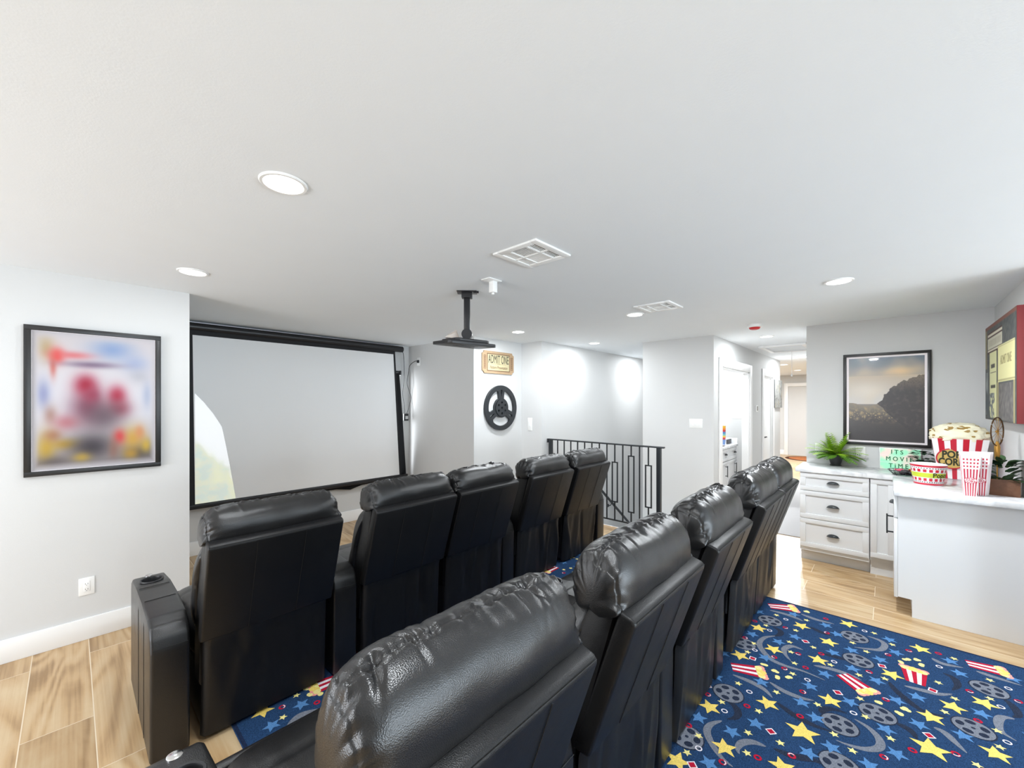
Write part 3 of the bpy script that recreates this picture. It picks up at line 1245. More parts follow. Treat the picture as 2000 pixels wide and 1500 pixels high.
bm = NB()
prism(bm, order(ticket_outline(tw, th_, nr)), 'y', -0.018, 0, bev=0.001)
finish(bm, 'board', [M['ply']], t)
bm = NB()
for (a, b, c, d) in ((-0.215, 0.215, 0.106, 0.116), (-0.215, 0.215, -0.116, -0.106), (-0.215, -0.205, -0.106, 0.106), (0.205, 0.215, -0.106, 0.106)):
    box(bm, a, b, -0.0192, -0.0175, c, d)
for s in (-1, 1):
    for (a, b, c, d) in ((0.235, 0.275, 0.082, 0.088), (0.235, 0.275, -0.088, -0.082), (0.235, 0.24, -0.082, 0.082), (0.27, 0.275, -0.082, 0.082)):
        box(bm, min(s * a, s * b), max(s * a, s * b), -0.0192, -0.0175, c, d)
    for k in range(10):
        zz = -0.07 + 0.0148 * k
        box(bm, s * 0.255 - 0.008, s * 0.255 + 0.008, -0.0192, -0.0175, zz, zz + 0.009)
box(bm, -0.14, -0.03, -0.0192, -0.0178, -0.022, -0.02)
box(bm, 0.03, 0.14, -0.0192, -0.0178, -0.022, -0.02)
finish(bm, 'border', M['brownline'], t, smooth=False)
bm = NB()
box(bm, -0.205, 0.205, -0.0186, -0.0175, -0.106, 0.106)
finish(bm, 'ticket_face', M['cream'], t, smooth=False)
bm = text_bm('ADMIT ONE', 0.158, 0.0008, bold=0.0, sx=0.43, space=1.06)
xform(bm, Matrix.Translation((0, -0.0198, 0.037)))
b2 = text_bm('* * *', 0.03, 0.0006)
add_bm(bm, b2, Matrix.Translation((0, -0.0198, -0.026)))
b3 = text_bm('Feature Presentation', 0.058, 0.0005, shear=0.35, sx=0.68)
add_bm(bm, b3, Matrix.Translation((0, -0.0198, -0.066)), mi=1)
finish(bm, 'lettering', [M['ink'], M['brownline']], t, smooth=False)


def curve2d_mesh(loops, depth, bevel=0.0):
    cu = bpy.data.curves.new('shape', 'CURVE')
    cu.dimensions = '2D'
    cu.fill_mode = 'BOTH'
    cu.extrude = depth / 2
    cu.bevel_depth = bevel
    for L in loops:
        sp = cu.splines.new('POLY')
        sp.points.add(len(L) - 1)
        for i, p in enumerate(L):
            sp.points[i].co = (p[0], p[1], 0, 1)
        sp.use_cyclic_u = True
    o = bpy.data.objects.new('shape', cu)
    COL.objects.link(o)
    dg = bpy.context.evaluated_depsgraph_get()
    me = bpy.data.meshes.new_from_object(o.evaluated_get(dg))
    bm = NB()
    bm.from_mesh(me)
    bpy.data.objects.remove(o)
    bpy.data.curves.remove(cu)
    bpy.data.meshes.remove(me)
    return bm


def circ(cx, cy, r, n=24):
    return [(cx + r * math.cos(2 * PI * k / n), cy + r * math.sin(2 * PI * k / n)) for k in range(n)]


def sector(a0, a1, r0, r1, inset=0.02, n=14):
    P = []
    for k in range(n + 1):
        a = a0 + (a1 - a0) * k / n
        rr = r1 - (0.018 if k in (0, n) else 0)
        P.append((rr * math.cos(a), rr * math.sin(a)))
    b0, b1 = a0 + 0.10, a1 - 0.10
    for k in range(n + 1):
        a = b1 + (b0 - b1) * k / n
        P.append((r0 * math.cos(a), r0 * math.sin(a)))
    return P


def slot(ang, r0, r1, w):
    P = []
    for k in range(9):
        a = -PI / 2 + PI * k / 8
        P.append((r1 + w * math.cos(a), w * math.sin(a)))
    P.append((r0, 0.004))
    P.append((r0, -0.004))
    c, s = math.cos(ang), math.sin(ang)
    return [(x * c - y * s, x * s + y * c) for x, y in P]


t = thing('film_reel_decor', 'black film reel wall decoration under the ticket sign', 'wall decor', (3.928, 3.855, 1.527))
loops = [circ(0, 0, 0.30, 72)]
for k in range(3):
    a = PI / 2 + 2 * PI * k / 3
    loops.append(slot(a, 0.150, 0.225, 0.02))
    m0 = a + PI / 3
    loops.append(sector(m0 - 0.80, m0 + 0.80, 0.130, 0.243))
for k in range(6):
    loops.append(circ(0.072 * math.cos(PI / 6 + k * PI / 3), 0.072 * math.sin(PI / 6 + k * PI / 3), 0.016, 14))
loops.append(circ(0, 0, 0.016, 14))
bm = curve2d_mesh(loops, 0.026, 0.002)
xform(bm, Matrix.Translation((0, -0.024, 0)) @ Matrix.Rotation(PI / 2, 4, 'X'))
finish(bm, 'reel_disc', M['blackmetal'], t)
bm = curve2d_mesh([circ(0, 0, 0.117, 40)] + [circ(0.072 * math.cos(PI / 6 + k * PI / 3), 0.072 * math.sin(PI / 6 + k * PI / 3), 0.016, 14) for k in range(6)] + [circ(0, 0, 0.016, 14)], 0.008, 0.0)
xform(bm, Matrix.Translation((0, -0.044, 0)) @ Matrix.Rotation(PI / 2, 4, 'X'))
finish(bm, 'hub', M['blackmetal'], t)

# ------------------------------------------------------------------ stair railing and wall handrail
RX = 4.5
t = thing('stair_railing', 'black metal stair railing with slim balusters and rectangular inserts', 'railing', (RX, 2.6, 0))
Y0 = 2.6


def railbox(bm, y, hw, z0, z1, hx=None):
    hx = hx or hw
    box(bm, -hx, hx, y - Y0 - hw, y - Y0 + hw, z0, z1)


bm = NB()
box(bm, -0.024, 0.024, 1.835 - Y0, 3.475 - Y0, 1.083, 1.1, bev=0.004)
box(bm, -0.018, 0.018, 3.462 - Y0, 3.478 - Y0, 1.045, 1.085)
finish(bm, 'top_rail', M['blackmetal'], t)
bm = NB()
box(bm, -0.012, 0.012, 1.897 - Y0, 3.425 - Y0, 0.158, 0.172)
finish(bm, 'bottom_rail', M['blackmetal'], t)
for y in (1.897, 3.425):
    bm = NB()
    railbox(bm, y, 0.022, 0, 1.084)
    box(bm, -0.045, 0.045, y - Y0 - 0.045, y - Y0 + 0.045, 0, 0.008)
    finish(bm, 'post', M['blackmetal'], t, smooth=False)
BAL = [3.307, 3.199, 3.092, 2.985, 2.877, 2.769, 2.661, 2.555, 2.447, 2.341, 2.233, 2.128, 2.021]
RECT = {2.447: (0.389, 0.869), 2.233: (0.298, 0.962), 2.021: (0.393, 0.873), 3.092: (0.389, 0.869), 2.877: (0.298, 0.962), 2.661: (0.393, 0.873)}
for y in BAL:
    bm = NB()
    if y in RECT and y < 2.6:
        a, b = RECT[y]
        railbox(bm, y, 0.0065, 0.172, a)
        railbox(bm, y, 0.0065, b, 1.084)
        for s in (-1, 1):
            railbox(bm, y + s * 0.034, 0.0065, a - 0.0065, b + 0.0065)
        box(bm, -0.0065, 0.0065, y - Y0 - 0.0275, y - Y0 + 0.0275, a - 0.0065, a + 0.0065)
        box(bm, -0.0065, 0.0065, y - Y0 - 0.0275, y - Y0 + 0.0275, b - 0.0065, b + 0.0065)
    else:
        railbox(bm, y, 0.0065, 0.172, 1.084)
    finish(bm, 'baluster', M['blackmetal'], t, smooth=False)

t = thing('wall_handrail', 'black sloping handrail on the stairwell wall seen through the railing', 'handrail', (5.95, 3.42, 0.095))
bm = NB()
d = Vector((6.997 - 5.95, 0, -0.706 - 0.095)).normalized()
tube(bm, [-d * 0.35, d * 2.6], 0.021, 12)
finish(bm, 'rail', M['blackmetal'], t)
for s in (0.28, 1.6):
    bm = NB()
    p = d * s
    tube(bm, smooth_path([p, p + Vector((0, 0.01, -0.05)), p + Vector((0, 0.045, -0.07)), p + Vector((0, 0.062, -0.07))], 4), 0.007, 8)
    lathe(bm, [(0, 0), (0.028, 0), (0.028, 0.006), (0, 0.006)], 16)
    vs = bm.verts[-(16 * 2 + 2):]
    xform(bm, Matrix.Translation(p + Vector((0, 0.064, -0.07))) @ Matrix.Rotation(PI / 2, 4, 'X'), vs)
    finish(bm, 'bracket', M['blackmetal'], t)

# ------------------------------------------------------------------ theatre recliners
SW = 0.60            # seat width


def pillow(name, width, prof, center, seam_v, amp, seed, parent, material, nu=120, nv=84, e=0.30, bulge=0.0, endamp=1.0, mids=(), flat_end=False):
    """a stuffed cushion: a closed (y,z) profile swept along x with rounded ends, a sunk seam and gathers that fan off it"""
    rnd = random.Random(seed)
    C = smooth_path([(0, p[0], p[1]) for p in prof], 14, closed=True)
    L = [0.0]
    for i in range(len(C)):
        L.append(L[-1] + (C[(i + 1) % len(C)] - C[i]).length)
    tot = L[-1]

    def at(v):
        s = (v % 1.0) * tot
        lo = 0
        hi = len(C)
        while hi - lo > 1:
            mid = (lo + hi) // 2
            if L[mid] <= s:
                lo = mid
            else:
                hi = mid
        f = (s - L[lo]) / max(1e-9, L[lo + 1] - L[lo])
        a, b = C[lo], C[(lo + 1) % len(C)]
        return a + (b - a) * f
    cen = Vector((0, center[0], center[1]))
    folds = [(rnd.uniform(-1, 1), rnd.uniform(0.012, 0.034), rnd.uniform(-1.0, 0.8) * (1.3 if rnd.random() < .35 else 0.65), rnd.uniform(-0.5, 0.5), rnd.uniform(0.5, 1.3), rnd.choice((-1, 1, 1))) for _ in range(62)]
    efolds = [(rnd.uniform(-0.33, 0.33), rnd.uniform(0.012, 0.024), rnd.uniform(-1, 1), rnd.choice((-1, 1))) for _ in range(34)]
    bm = NB()
    rings = []
    for i in range(nu + 1):
        th = -PI / 2 + PI * i / nu
        sn, cs = math.sin(th), math.cos(th)
        tx = math.copysign(abs(sn) ** 0.8, sn)
        sc = max(0.0, 1 - abs(tx) ** 8.5) ** (1 / 2.7)
        sc = max(sc, 0.0)
        x = width / 2 * tx
        if i in (0, nu):
            rings.append([bm.verts.new((math.copysign(width / 2, sn), cen.y, cen.z))])
            continue
        row = []
        for j in range(nv):
            v = j / nv
            p = at(v)
            dv = v - seam_v
            dv -= round(dv)
            r = p - cen
            disp = 0.0
            near = math.exp(-(dv / 0.10) ** 2)
            for (c, w, a, sl, rng, side) in folds:
                q = (tx - c - sl * dv * 1.5) / w
                if abs(q) < 3 and dv * side > -0.02:
                    disp += amp * a * math.exp(-q * q) * math.exp(-(dv / (0.085 * rng)) ** 2)
            # gathers round the two ends, fanning from the end seam
            en = math.exp(-((abs(tx) - 0.93) / 0.06) ** 2) * endamp
            if en > 0.02:
                for (c, w, a, side) in efolds:
                    q = (dv - c - side * (abs(tx) - 0.93) * 0.12) / w
                    if abs(q) < 3:
                        disp += amp * 0.85 * a * en * math.exp(-q * q)
            disp -= 0.006 * math.exp(-(dv / 0.007) ** 2)
            if abs(dv) < 0.40:
                disp -= 0.005 * math.exp(-((abs(tx) - 0.935) / 0.010) ** 2) * endamp
            for mv in mids:
                dm = v - mv
                dm -= round(dm)
                disp -= 0.007 * math.exp(-(dm / 0.012) ** 2)
            disp += 0.004 * noise.noise(Vector((x * 9 + seed, v * 9, seed * 1.7)))
            b = 1 + bulge * (1 - tx * tx)
            rl = max(r.length, 1e-6)
            q = cen + r * (sc * b) + r / rl * disp * min(1, sc * 1.6)
            if flat_end:
                lo = min(1.0, max(0.0, (0.05 - r.z) / 0.06)) * min(1.0, max(0.0, (0.02 - r.y) / 0.05))
                q.y += r.y * (1 - sc) * lo * 0.9
                q.z += min(0.0, r.z) * (1 - sc) * lo * 0.9
            row.append(bm.verts.new((x, q.y, q.z)))
        rings.append(row)
    for i in range(nu):
        A, B = rings[i], rings[i + 1]
        for j in range(nv):
            k = (j + 1) % nv
            if len(A) == 1:
                bm.faces.new((A[0], B[k], B[j]))
            elif len(B) == 1:
                bm.faces.new((A[j], A[k], B[0]))
            else:
                bm.faces.new((A[j], A[k], B[k], B[j]))
    return finish(bm, name, material, parent, angle=80)


def seam_tube(bm, pts, r=0.0012, mi=1):
    tube(bm, pts, r, 5, mi=mi)


def make_arm(name, xc, parent, cup=True):
    """console arm, local y from the back plane forward"""
    w = 0.070
    prof = [(-0.005, 0.014), (-0.012, 0.50), (0.0, 0.56), (0.03, 0.60), (0.09, 0.622), (0.3, 0.627), (0.55, 0.624), (0.74, 0.612), (0.79, 0.585), (0.805, 0.54), (0.805, 0.014)]
    bm = NB()
    prism(bm, prof, 'x', xc - w, xc + w, bev=0.014, seg=3)
    arm = finish(bm, name, [M['leather'], M['thread']], parent, angle=40)
    if cup:
        bm = NB()
        lathe(bm, [(0, 0.535), (0.043, 0.535), (0.043, 0.70), (0, 0.70)], 32, cx=xc, cy=0.615)
        c = finish(bm, 'cutter', M['dark'])
        bpy.context.view_layer.update()
        wm = parent.matrix_world.copy() if parent is not None else Matrix()
        c.matrix_world = wm
        apply_bool(arm, [c])
        bm = NB()
        lathe(bm, [(0.0, 0.537), (0.040, 0.537), (0.041, 0.622), (0.043, 0.628), (0.049, 0.629), (0.051, 0.624), (0.0425, 0.618), (0.0425, 0.536), (0, 0.536)], 36, cx=xc, cy=0.615)
        finish(bm, 'cup_holder', M['black'], arm)
        bm = NB()
        lathe(bm, [(0, 0.617), (0.015, 0.6175), (0.019, 0.615), (0.019, 0.606), (0, 0.606)], 28, cx=xc, cy=0.735)
        finish(bm, 'control_button', M['chrome'], arm)['label'] = 'round chrome button'
    bm = NB()
    for yy in (0.30, 0.50):
        seam_tube(bm, [(xc - w + 0.002, yy - 0.01, 0.612), (xc - w + 0.012, yy, 0.6275), (xc + w - 0.012, yy, 0.6275), (xc + w - 0.002, yy - 0.01, 0.612)], 0.0016, 0)
    seam_tube(bm, [(xc - w + 0.01, -0.0125, 0.515), (xc + w - 0.01, -0.0125, 0.515)], 0.0016, 0)
    for s in (-1, 1):
        for yy in (0.20, 0.42):
            seam_tube(bm, [(xc + s * (w + 0.0003), yy, 0.03), (xc + s * (w + 0.0003), yy, 0.55), (xc + s * (w - 0.004), yy + 0.03, 0.612)], 0.0016, 0)
    finish(bm, 'stitching', M['thread'], arm)
    return arm


def make_skirt(parent, seed, folds):
    rnd = random.Random(seed)
    bm = NB()
    w = SW / 2 - 0.012
    nx, nz = 40, 30
    fl = [(rnd.uniform(-1, 1), rnd.uniform(0.05, 0.13), rnd.uniform(-1, 1), rnd.uniform(-0.5, 0.5), rnd.uniform(0.2, 1)) for _ in range(14)]
    rows = []
    for j in range(nz + 1):
        v = j / nz
        z = 0.50 - (0.50 - 0.028) * v
        row = []
        for i in range(nx + 1):
            u = -1 + 2 * i / nx
            y = -0.028 + 0.028 * v
            for (c, wd, a, sl, d) in fl:
                q = (u - c - sl * (v - .5)) / wd
                if abs(q) < 3:
                    y -= folds * a * math.exp(-q * q) * (0.35 + 0.65 * math.sin(PI * min(1, v * 0.9 + 0.1)))
            y -= 0.010 * math.exp(-((v - 0.0) / 0.05) ** 2)
            edge = max(0, abs(u) - 0.93) / 0.07
            y += 0.03 * edge * edge
            row.append(bm.verts.new((w * u * (0.985 + 0.02 * v), y, z)))
        rows.append(row)
    for j in range(nz):
        for i in range(nx):
            bm.faces.new((rows[j][i], rows[j][i + 1], rows[j + 1][i + 1], rows[j + 1][i]))
    bmesh.ops.recalc_face_normals(bm, faces=bm.faces[:])
    bmesh.ops.solidify(bm, geom=bm.faces[:], thickness=0.004)
    return finish(bm, 'back_skirt', M['leather2'], parent, angle=80)


def make_recliner(seed, amp, left_arm, right_arm, folds, label, group, loc, hz=1.0, lcup=True, rcup=True):
    t = thing('theater_recliner', label, 'recliner', (0, 0, 0), 0, group)
    h = SW / 2
    # rear panel
    bm = NB()
    prism(bm, [(-0.040, 0.49), (-0.196, 0.957), (-0.186, 0.972), (-0.142, 0.985), (0.02, 0.49)], 'x', -h, h, bev=0.010, seg=3)
    for s in (-1, 1):
        x = s * h * 0.36
        seam_tube(bm, [(x, -0.0435, 0.495), (x, -0.198, 0.955)], 0.0014)
    seam_tube(bm, [(-h + .01, -0.1945, 0.9635), (h - .01, -0.1945, 0.9635)], 0.0016)
    finish(bm, 'back_panel', [M['leather2'], M['thread']], t)
    # padded core between rear panel and the pillows
    bm = NB()
    prism(bm, [(-0.139, 0.978), (-0.05, 0.985), (0.05, 0.80), (0.10, 0.62), (0.14, 0.44), (0.14, 0.26), (0.02, 0.26), (0.024, 0.49)], 'x', -h + 0.008, h - 0.008, bev=0.012, seg=2)
    finish(bm, 'backrest', M['leather2'], t)
    hp = [(-0.143, 0.968), (-0.160, 1.005), (-0.157, 1.050), (-0.130, 1.090), (-0.080, 1.114), (-0.022, 1.110), (0.022, 1.080), (0.042, 1.03), (0.045, 0.975), (0.02, 0.93), (-0.06, 0.940)]
    hp = [(p[0], p[1] if p[1] < 0.968 else 0.968 + (p[1] - 0.968) * hz) for p in hp]
    pillow('headrest', SW + 0.02, hp, (-0.055, 0.985), 0.335, amp * 1.2, seed, t, M['leather'], nu=190, nv=110, flat_end=True)
    pillow('back_cushion', SW + 0.022, [(-0.045, 0.96), (0.03, 0.95), (0.07, 0.90), (0.105, 0.78), (0.15, 0.64), (0.21, 0.50), (0.20, 0.43), (0.12, 0.45), (0.07, 0.62), (0.0, 0.82)], (0.075, 0.72), 0.0, amp * 0.8, seed + 5, t, M['leather'], nu=80, nv=90)
    pillow('seat_cushion', SW + 0.01, [(0.14, 0.32), (0.13, 0.42), (0.2, 0.475), (0.4, 0.495), (0.62, 0.50), (0.80, 0.475), (0.85, 0.40), (0.80, 0.32), (0.5, 0.30)], (0.5, 0.395), 0.40, amp * 0.3, seed + 9, t, M['leather'], nu=60, nv=90)
    bm = NB()
    prism(bm, [(0.79, 0.06), (0.86, 0.07), (0.90, 0.2), (0.905, 0.34), (0.88, 0.43), (0.84, 0.44), (0.80, 0.30)], 'x', -h + 0.005, h - 0.005, bev=0.015, seg=3)
    finish(bm, 'footrest', M['leather'], t)
    bm = NB()
    box(bm, -h + 0.02, h - 0.02, 0.04, 0.80, 0.045, 0.30, bev=0.006)
    finish(bm, 'base_frame', M['black'], t)
    for sx in (-1, 1):
        for yy in (0.10, 0.74):
            bm = NB()
            lathe(bm, [(0, 0.012), (0.02, 0.012), (0.024, 0.046), (0, 0.046)], 14, cx=sx * (h - 0.06), cy=yy)
            finish(bm, 'foot', M['black'], t)
    make_skirt(t, seed + 3, folds)
    if left_arm is not None:
        make_arm('armrest', left_arm, t, lcup)
    if right_arm is not None:
        make_arm('armrest', right_arm, t, rcup)
    t.location = loc
    return t


FR = 'recliners of the front row'
BR = 'recliners of the back row'
YF, YK = 2.35, 0.72
make_recliner(11, 0.0075, 0.300 - 0.70, 1.095 - 0.70, 0.006, 'black leather recliner at the left end of the front row, nearest the blurred poster', FR, (0.70, YF, 0))
make_recliner(23, 0.0065, None, None, 0.011, 'black leather recliner second from the left in the front row', FR, (1.49, YF, 0))
make_recliner(31, 0.0070, None, 2.505 - 2.135, 0.011, 'black leather recliner in the middle of the front row', FR, (2.125, YF, 0))
make_recliner(47, 0.0085, None, None, 0.013, 'black leather recliner second from the railing end in the front row', FR, (2.90, YF, 0))
make_recliner(59, 0.0085, None, 3.99 - 3.58, 0.016, 'black leather recliner at the railing end of the front row', FR, (3.58, YF, 0))
make_recliner(71, 0.0100, 0.195 - 0.585, 0.985 - 0.585, 0.008, 'black leather recliner closest to the viewer in the back row', BR, (0.585, YK, 0), 1.27)
make_recliner(83, 0.0100, None, 1.7775 - 1.385, 0.010, 'black leather recliner second from the viewer in the back row', BR, (1.385, YK, 0), 1.27)
make_recliner(97, 0.0090, None, 2.55 - 2.165, 0.012, 'black leather recliner in the middle of the back row', BR, (2.165, YK, 0), 1.27)
make_recliner(101, 0.0090, None, None, 0.013, 'black leather recliner second from the hall end of the back row', BR, (3.085, YK, 0), 1.27)
make_recliner(113, 0.0085, None, 4.09 - 3.71, 0.015, 'black leather recliner at the hall end of the back row', BR, (3.71, YK, 0), 1.27)

# ------------------------------------------------------------------ rug
RUGC = [carpet_mat('rug_blue', rgb(34, 60, 94), .4), carpet_mat('rug_black', rgb(38, 45, 62), .35), carpet_mat('rug_grey', rgb(112, 116, 126), .25), carpet_mat('rug_yellow', rgb(228, 200, 106), .18), carpet_mat('rug_light_blue', rgb(80, 124, 172), .2),
        carpet_mat('rug_red', rgb(172, 26, 52), .2), carpet_mat('rug_white', rgb(226, 220, 226), .12), carpet_mat('rug_pale_yellow', rgb(226, 214, 140), .15), carpet_mat('rug_pink', rgb(226, 150, 140), .15), carpet_mat('rug_edge', rgb(28, 40, 66), .3)]
RX0, RX1, RY0, RY1 = 0.535, 3.865, -1.15, 2.62
rugm = NB()
box(rugm, RX0, RX1, RY0, RY1, 0, 0.009, bev=0.003)
for (a, b, c, d) in ((RX0, RX1, RY0, RY0 + .02), (RX0, RX1, RY1 - .02, RY1), (RX0, RX0 + .02, RY0, RY1), (RX1 - .02, RX1, RY0, RY1)):
    box(rugm, a + .002, b - .002, c + .002, d - .002, 0.004, 0.0094, mi=9)
ZR = [0.0094]
OCC = []


def flat(P, mi, dz=0.0):
    P = [(min(max(p[0], RX0 + .012), RX1 - .012), min(max(p[1], RY0 + .012), RY1 - .012)) for p in P]
    ZR[0] += 3e-8
    z = ZR[0] + dz
    try:
        f = rugm.faces.new([rugm.verts.new((p[0], p[1], z)) for p in P])
        f.material_index = mi
        if f.normal.z < 0:
            pass
    except ValueError:
        pass


def star(x, y, r, mi, rot):
    P = []
    for k in range(10):
        a = rot + k * PI / 5
        rr = r if k % 2 == 0 else r * 0.45
        P.append((x + rr * math.cos(a), y + rr * math.sin(a)))
    # fan of triangles keeps the concave star clean
    for k in range(10):
        flat([(x, y), P[k], P[(k + 1) % 10]], mi, 0.0008)


def disc(x, y, r, mi, dz, n=18, sx=1.0, rot=0.0):
    P = []
    for k in range(n):
        a = 2 * PI * k / n
        px, py = r * sx * math.cos(a), r * math.sin(a)
        P.append((x + px * math.cos(rot) - py * math.sin(rot), y + px * math.sin(rot) + py * math.cos(rot)))
    flat(P, mi, dz)


def ringm(x, y, r0, r1, mi, dz, n=16, c=(0, 0)):
    for k in range(n):
        a, b = 2 * PI * k / n, 2 * PI * (k + 1) / n
        flat([(x + c[0] + r0 * math.cos(a), y + c[1] + r0 * math.sin(a)), (x + r1 * math.cos(a), y + r1 * math.sin(a)), (x + r1 * math.cos(b), y + r1 * math.sin(b)), (x + c[0] + r0 * math.cos(b), y + c[1] + r0 * math.sin(b))], mi, dz)


def reel(x, y, r, rot):
    disc(x, y, r * 1.08, 1, 0.0004, 26)
    disc(x, y, r, 2, 0.0006, 26)
    for k in range(5):
        a = rot + 2 * PI * k / 5
        disc(x + r * .62 * math.cos(a), y + r * .62 * math.sin(a), r * .22, 1, 0.0008, 12, 1.25, a + PI / 2)
    disc(x, y, r * .12, 1, 0.0008, 8)


def swirl(pts, w, mi):
    C = smooth_path([(p[0], p[1], 0) for p in pts], 7)
    n = len(C)
    Lf, Rt = [], []
    for i, p in enumerate(C):
        tt = C[min(i + 1, n - 1)] - C[max(i - 1, 0)]
        if tt.length < 1e-6:
            tt = Vector((1, 0, 0))
        tt.normalize()
        nn = Vector((-tt.y, tt.x, 0))
        ww = w * (0.12 + 0.88 * math.sin(PI * min(1, max(0, (i / (n - 1)) ** 0.8))))
        Lf.append(p + nn * ww)
        Rt.append(p - nn * ww)
    for i in range(n - 1):
        flat([Lf[i][:2], Rt[i][:2], Rt[i + 1][:2], Lf[i + 1][:2]], mi, 0.0002 if mi == 1 else 0.0003)


def popbag(bx, by, tx, ty, wb=0.04, wt=0.06):
    d = Vector((tx - bx, ty - by, 0))
    ln = d.length
    d.normalize()
    nn = Vector((-d.y, d.x, 0))
    b = Vector((bx, by, 0))

    def P(s, l):
        w = wb + (wt - wb) * l
        q = b + d * (ln * l) + nn * (w * s)
        return (q.x, q.y)
    n = 5
    for k in range(n):
        s0, s1 = -1 + 2 * k / n, -1 + 2 * (k + 1) / n
        flat([P(s0, 0), P(s1, 0), P(s1, .78), P(s0, .78)], 5 if k % 2 == 0 else 6, 0.0008)
    for k in range(5):
        q = P(-.8 + .4 * k, .92)
        disc(q[0], q[1], wt * .34, 8, 0.0009 + k * 2e-5, 10)
    for k in range(5):
        q = P(-.7 + .35 * k, .84)
        disc(q[0], q[1], wt * .33, 3 if k % 2 else 7, 0.0011 + k * 2e-5, 10)
    q = P(0, .93)
    disc(q[0], q[1], wt * .3, 3, 0.0012, 10)


def C8(p):
    return on_floor(1280 + p[0] * 0.36, 1080 + p[1] * 0.36)


rr = random.Random(5)
BIG = [(560, 407), (793, 395), (940, 483), (1045, 385), (641, 522), (460, 555), (885, 580), (1440, 520), (1283, 660), (950, 800), (610, 815), (295, 835), (375, 1055), (1497, 890), (1785, 815), (1615, 835), (1850, 1090), (120, 1128), (690, 1160)]
HUGE = [(800, 970), (1495, 1060)]
SMALL = [(657, 337), (820, 365), (600, 393), (762, 420), (1070, 487), (728, 483), (533, 490), (500, 537), (858, 512), (735, 537), (755, 598), (950, 607), (1285, 497), (1187, 435), (1145, 535), (745, 655), (1105, 662), (450, 708), (657, 755), (360, 808), (560, 858), (880, 822), (1110, 790), (235, 992), (172, 1083), (503, 975), (678, 1030), (497, 1085), (1070, 1073), (1277, 1007), (970, 983), (1140, 888), (1535, 703), (1245, 682), (1620, 573), (1625, 790), (1570, 862), (1815, 690), (1815, 790), (1870, 1053), (1855, 965), (1745, 1150)]
KERN = [(650, 637), (590, 610), (670, 677), (720, 675), (1325, 588), (1365, 578), (1425, 580), (1450, 610), (1215, 808), (1330, 875), (1360, 850), (820, 318)]
BLUE = [(757, 455), (750, 332), (925, 392), (985, 440), (525, 440), (668, 482), (560, 318), (1065, 527), (965, 540), (595, 568), (1270, 470), (1220, 578), (1305, 540), (1600, 587), (920, 657), (1070, 627), (1200, 693), (575, 700), (330, 672), (840, 722), (1420, 780), (1650, 652), (1935, 682), (1310, 800), (795, 810), (1055, 808), (545, 925), (415, 970), (235, 893), (870, 893), (955, 1053), (830, 1085), (1250, 957), (1430, 930), (1310, 1090), (1770, 872), (1670, 990), (290, 1140), (1160, 1150)]
WRING = [(620, 420), (540, 527), (970, 590), (1540, 617), (825, 688), (375, 857), (235, 1060), (1075, 868), (1875, 835), (1910, 1027), (1135, 423), (708, 360), (510, 753), (1915, 735)]
RRING = [(925, 357), (540, 370), (487, 460), (705, 405), (930, 433), (775, 547), (645, 565), (700, 627), (815, 622), (900, 547), (1262, 552), (1160, 645), (1535, 545), (1375, 530), (800, 753), (285, 768), (497, 830), (1250, 795), (785, 885), (1705, 750), (1750, 910), (180, 935), (365, 1135), (740, 1100), (555, 1110), (1240, 1107), (1395, 1070), (1630, 1090), (1970, 805)]
DIAM = [(815, 480), (528, 572), (990, 757), (1230, 613), (1505, 745), (627, 968), (1485, 990), (200, 1150)]
REELS = [(622, 367), (1080, 455), (1100, 583), (395, 760), (475, 490), (1000, 930), (1205, 870), (1725, 950), (1810, 740), (1000, 1150), (170, 995)]
GREY = [[(800, 525), (740, 505), (700, 520), (705, 550), (735, 585)], [(650, 450), (590, 460), (565, 500), (620, 570), (700, 610), (800, 640), (920, 690)], [(860, 610), (950, 628), (1050, 660), (1120, 690)], [(420, 660), (520, 700), (590, 740), (635, 785)], [(620, 700), (700, 750), (790, 785), (860, 800)], [(1150, 450), (1220, 475), (1245, 500), (1220, 525), (1150, 520), (1080, 510)], [(1350, 720), (1450, 745), (1540, 765), (1610, 765)], [(1500, 570), (1560, 600), (1670, 622)], [(1080, 900), (1160, 950), (1215, 1010), (1215, 1055), (1150, 1065), (1060, 1045), (980, 1015)], [(360, 910), (300, 930), (280, 970), (310, 1040), (360, 1110), (420, 1160)], [(600, 1050), (530, 1025), (470, 1030), (445, 1060), (455, 1090)], [(1510, 945), (1570, 975), (1630, 1030), (1690, 1085)], [(1950, 900), (1880, 890), (1860, 920), (1880, 970), (1960, 1020)], [(1740, 640), (1830, 670), (1990, 720)], [(620, 310), (700, 330), (770, 355), (800, 370)], [(790, 330), (870, 360), (970, 385)]]
DARK = [[(390, 800), (430, 830), (450, 870), (430, 895), (390, 900)], [(1270, 700), (1300, 740), (1370, 800), (1460, 860), (1590, 890)], [(1560, 650), (1620, 680), (1640, 720), (1610, 745)], [(1300, 920), (1380, 960), (1420, 1010)], [(660, 810), (740, 870), (850, 930), (960, 970)], [(900, 870), (910, 850), (960, 845), (1040, 870)], [(640, 1060), (740, 1100), (850, 1120), (920, 1150)], [(1890, 790), (1940, 830), (1970, 880), (1940, 890)], [(840, 400), (900, 430), (960, 450)], [(890, 540), (1000, 570), (1040, 575)], [(640, 400), (680, 425), (670, 445), (630, 450)]]
BAGS = [((618, 287), (768, 303)), ((415, 618), (598, 652)), ((1012, 658), (1172, 768)), ((1412, 708), (1400, 622)), ((1692, 598), (1915, 652))]


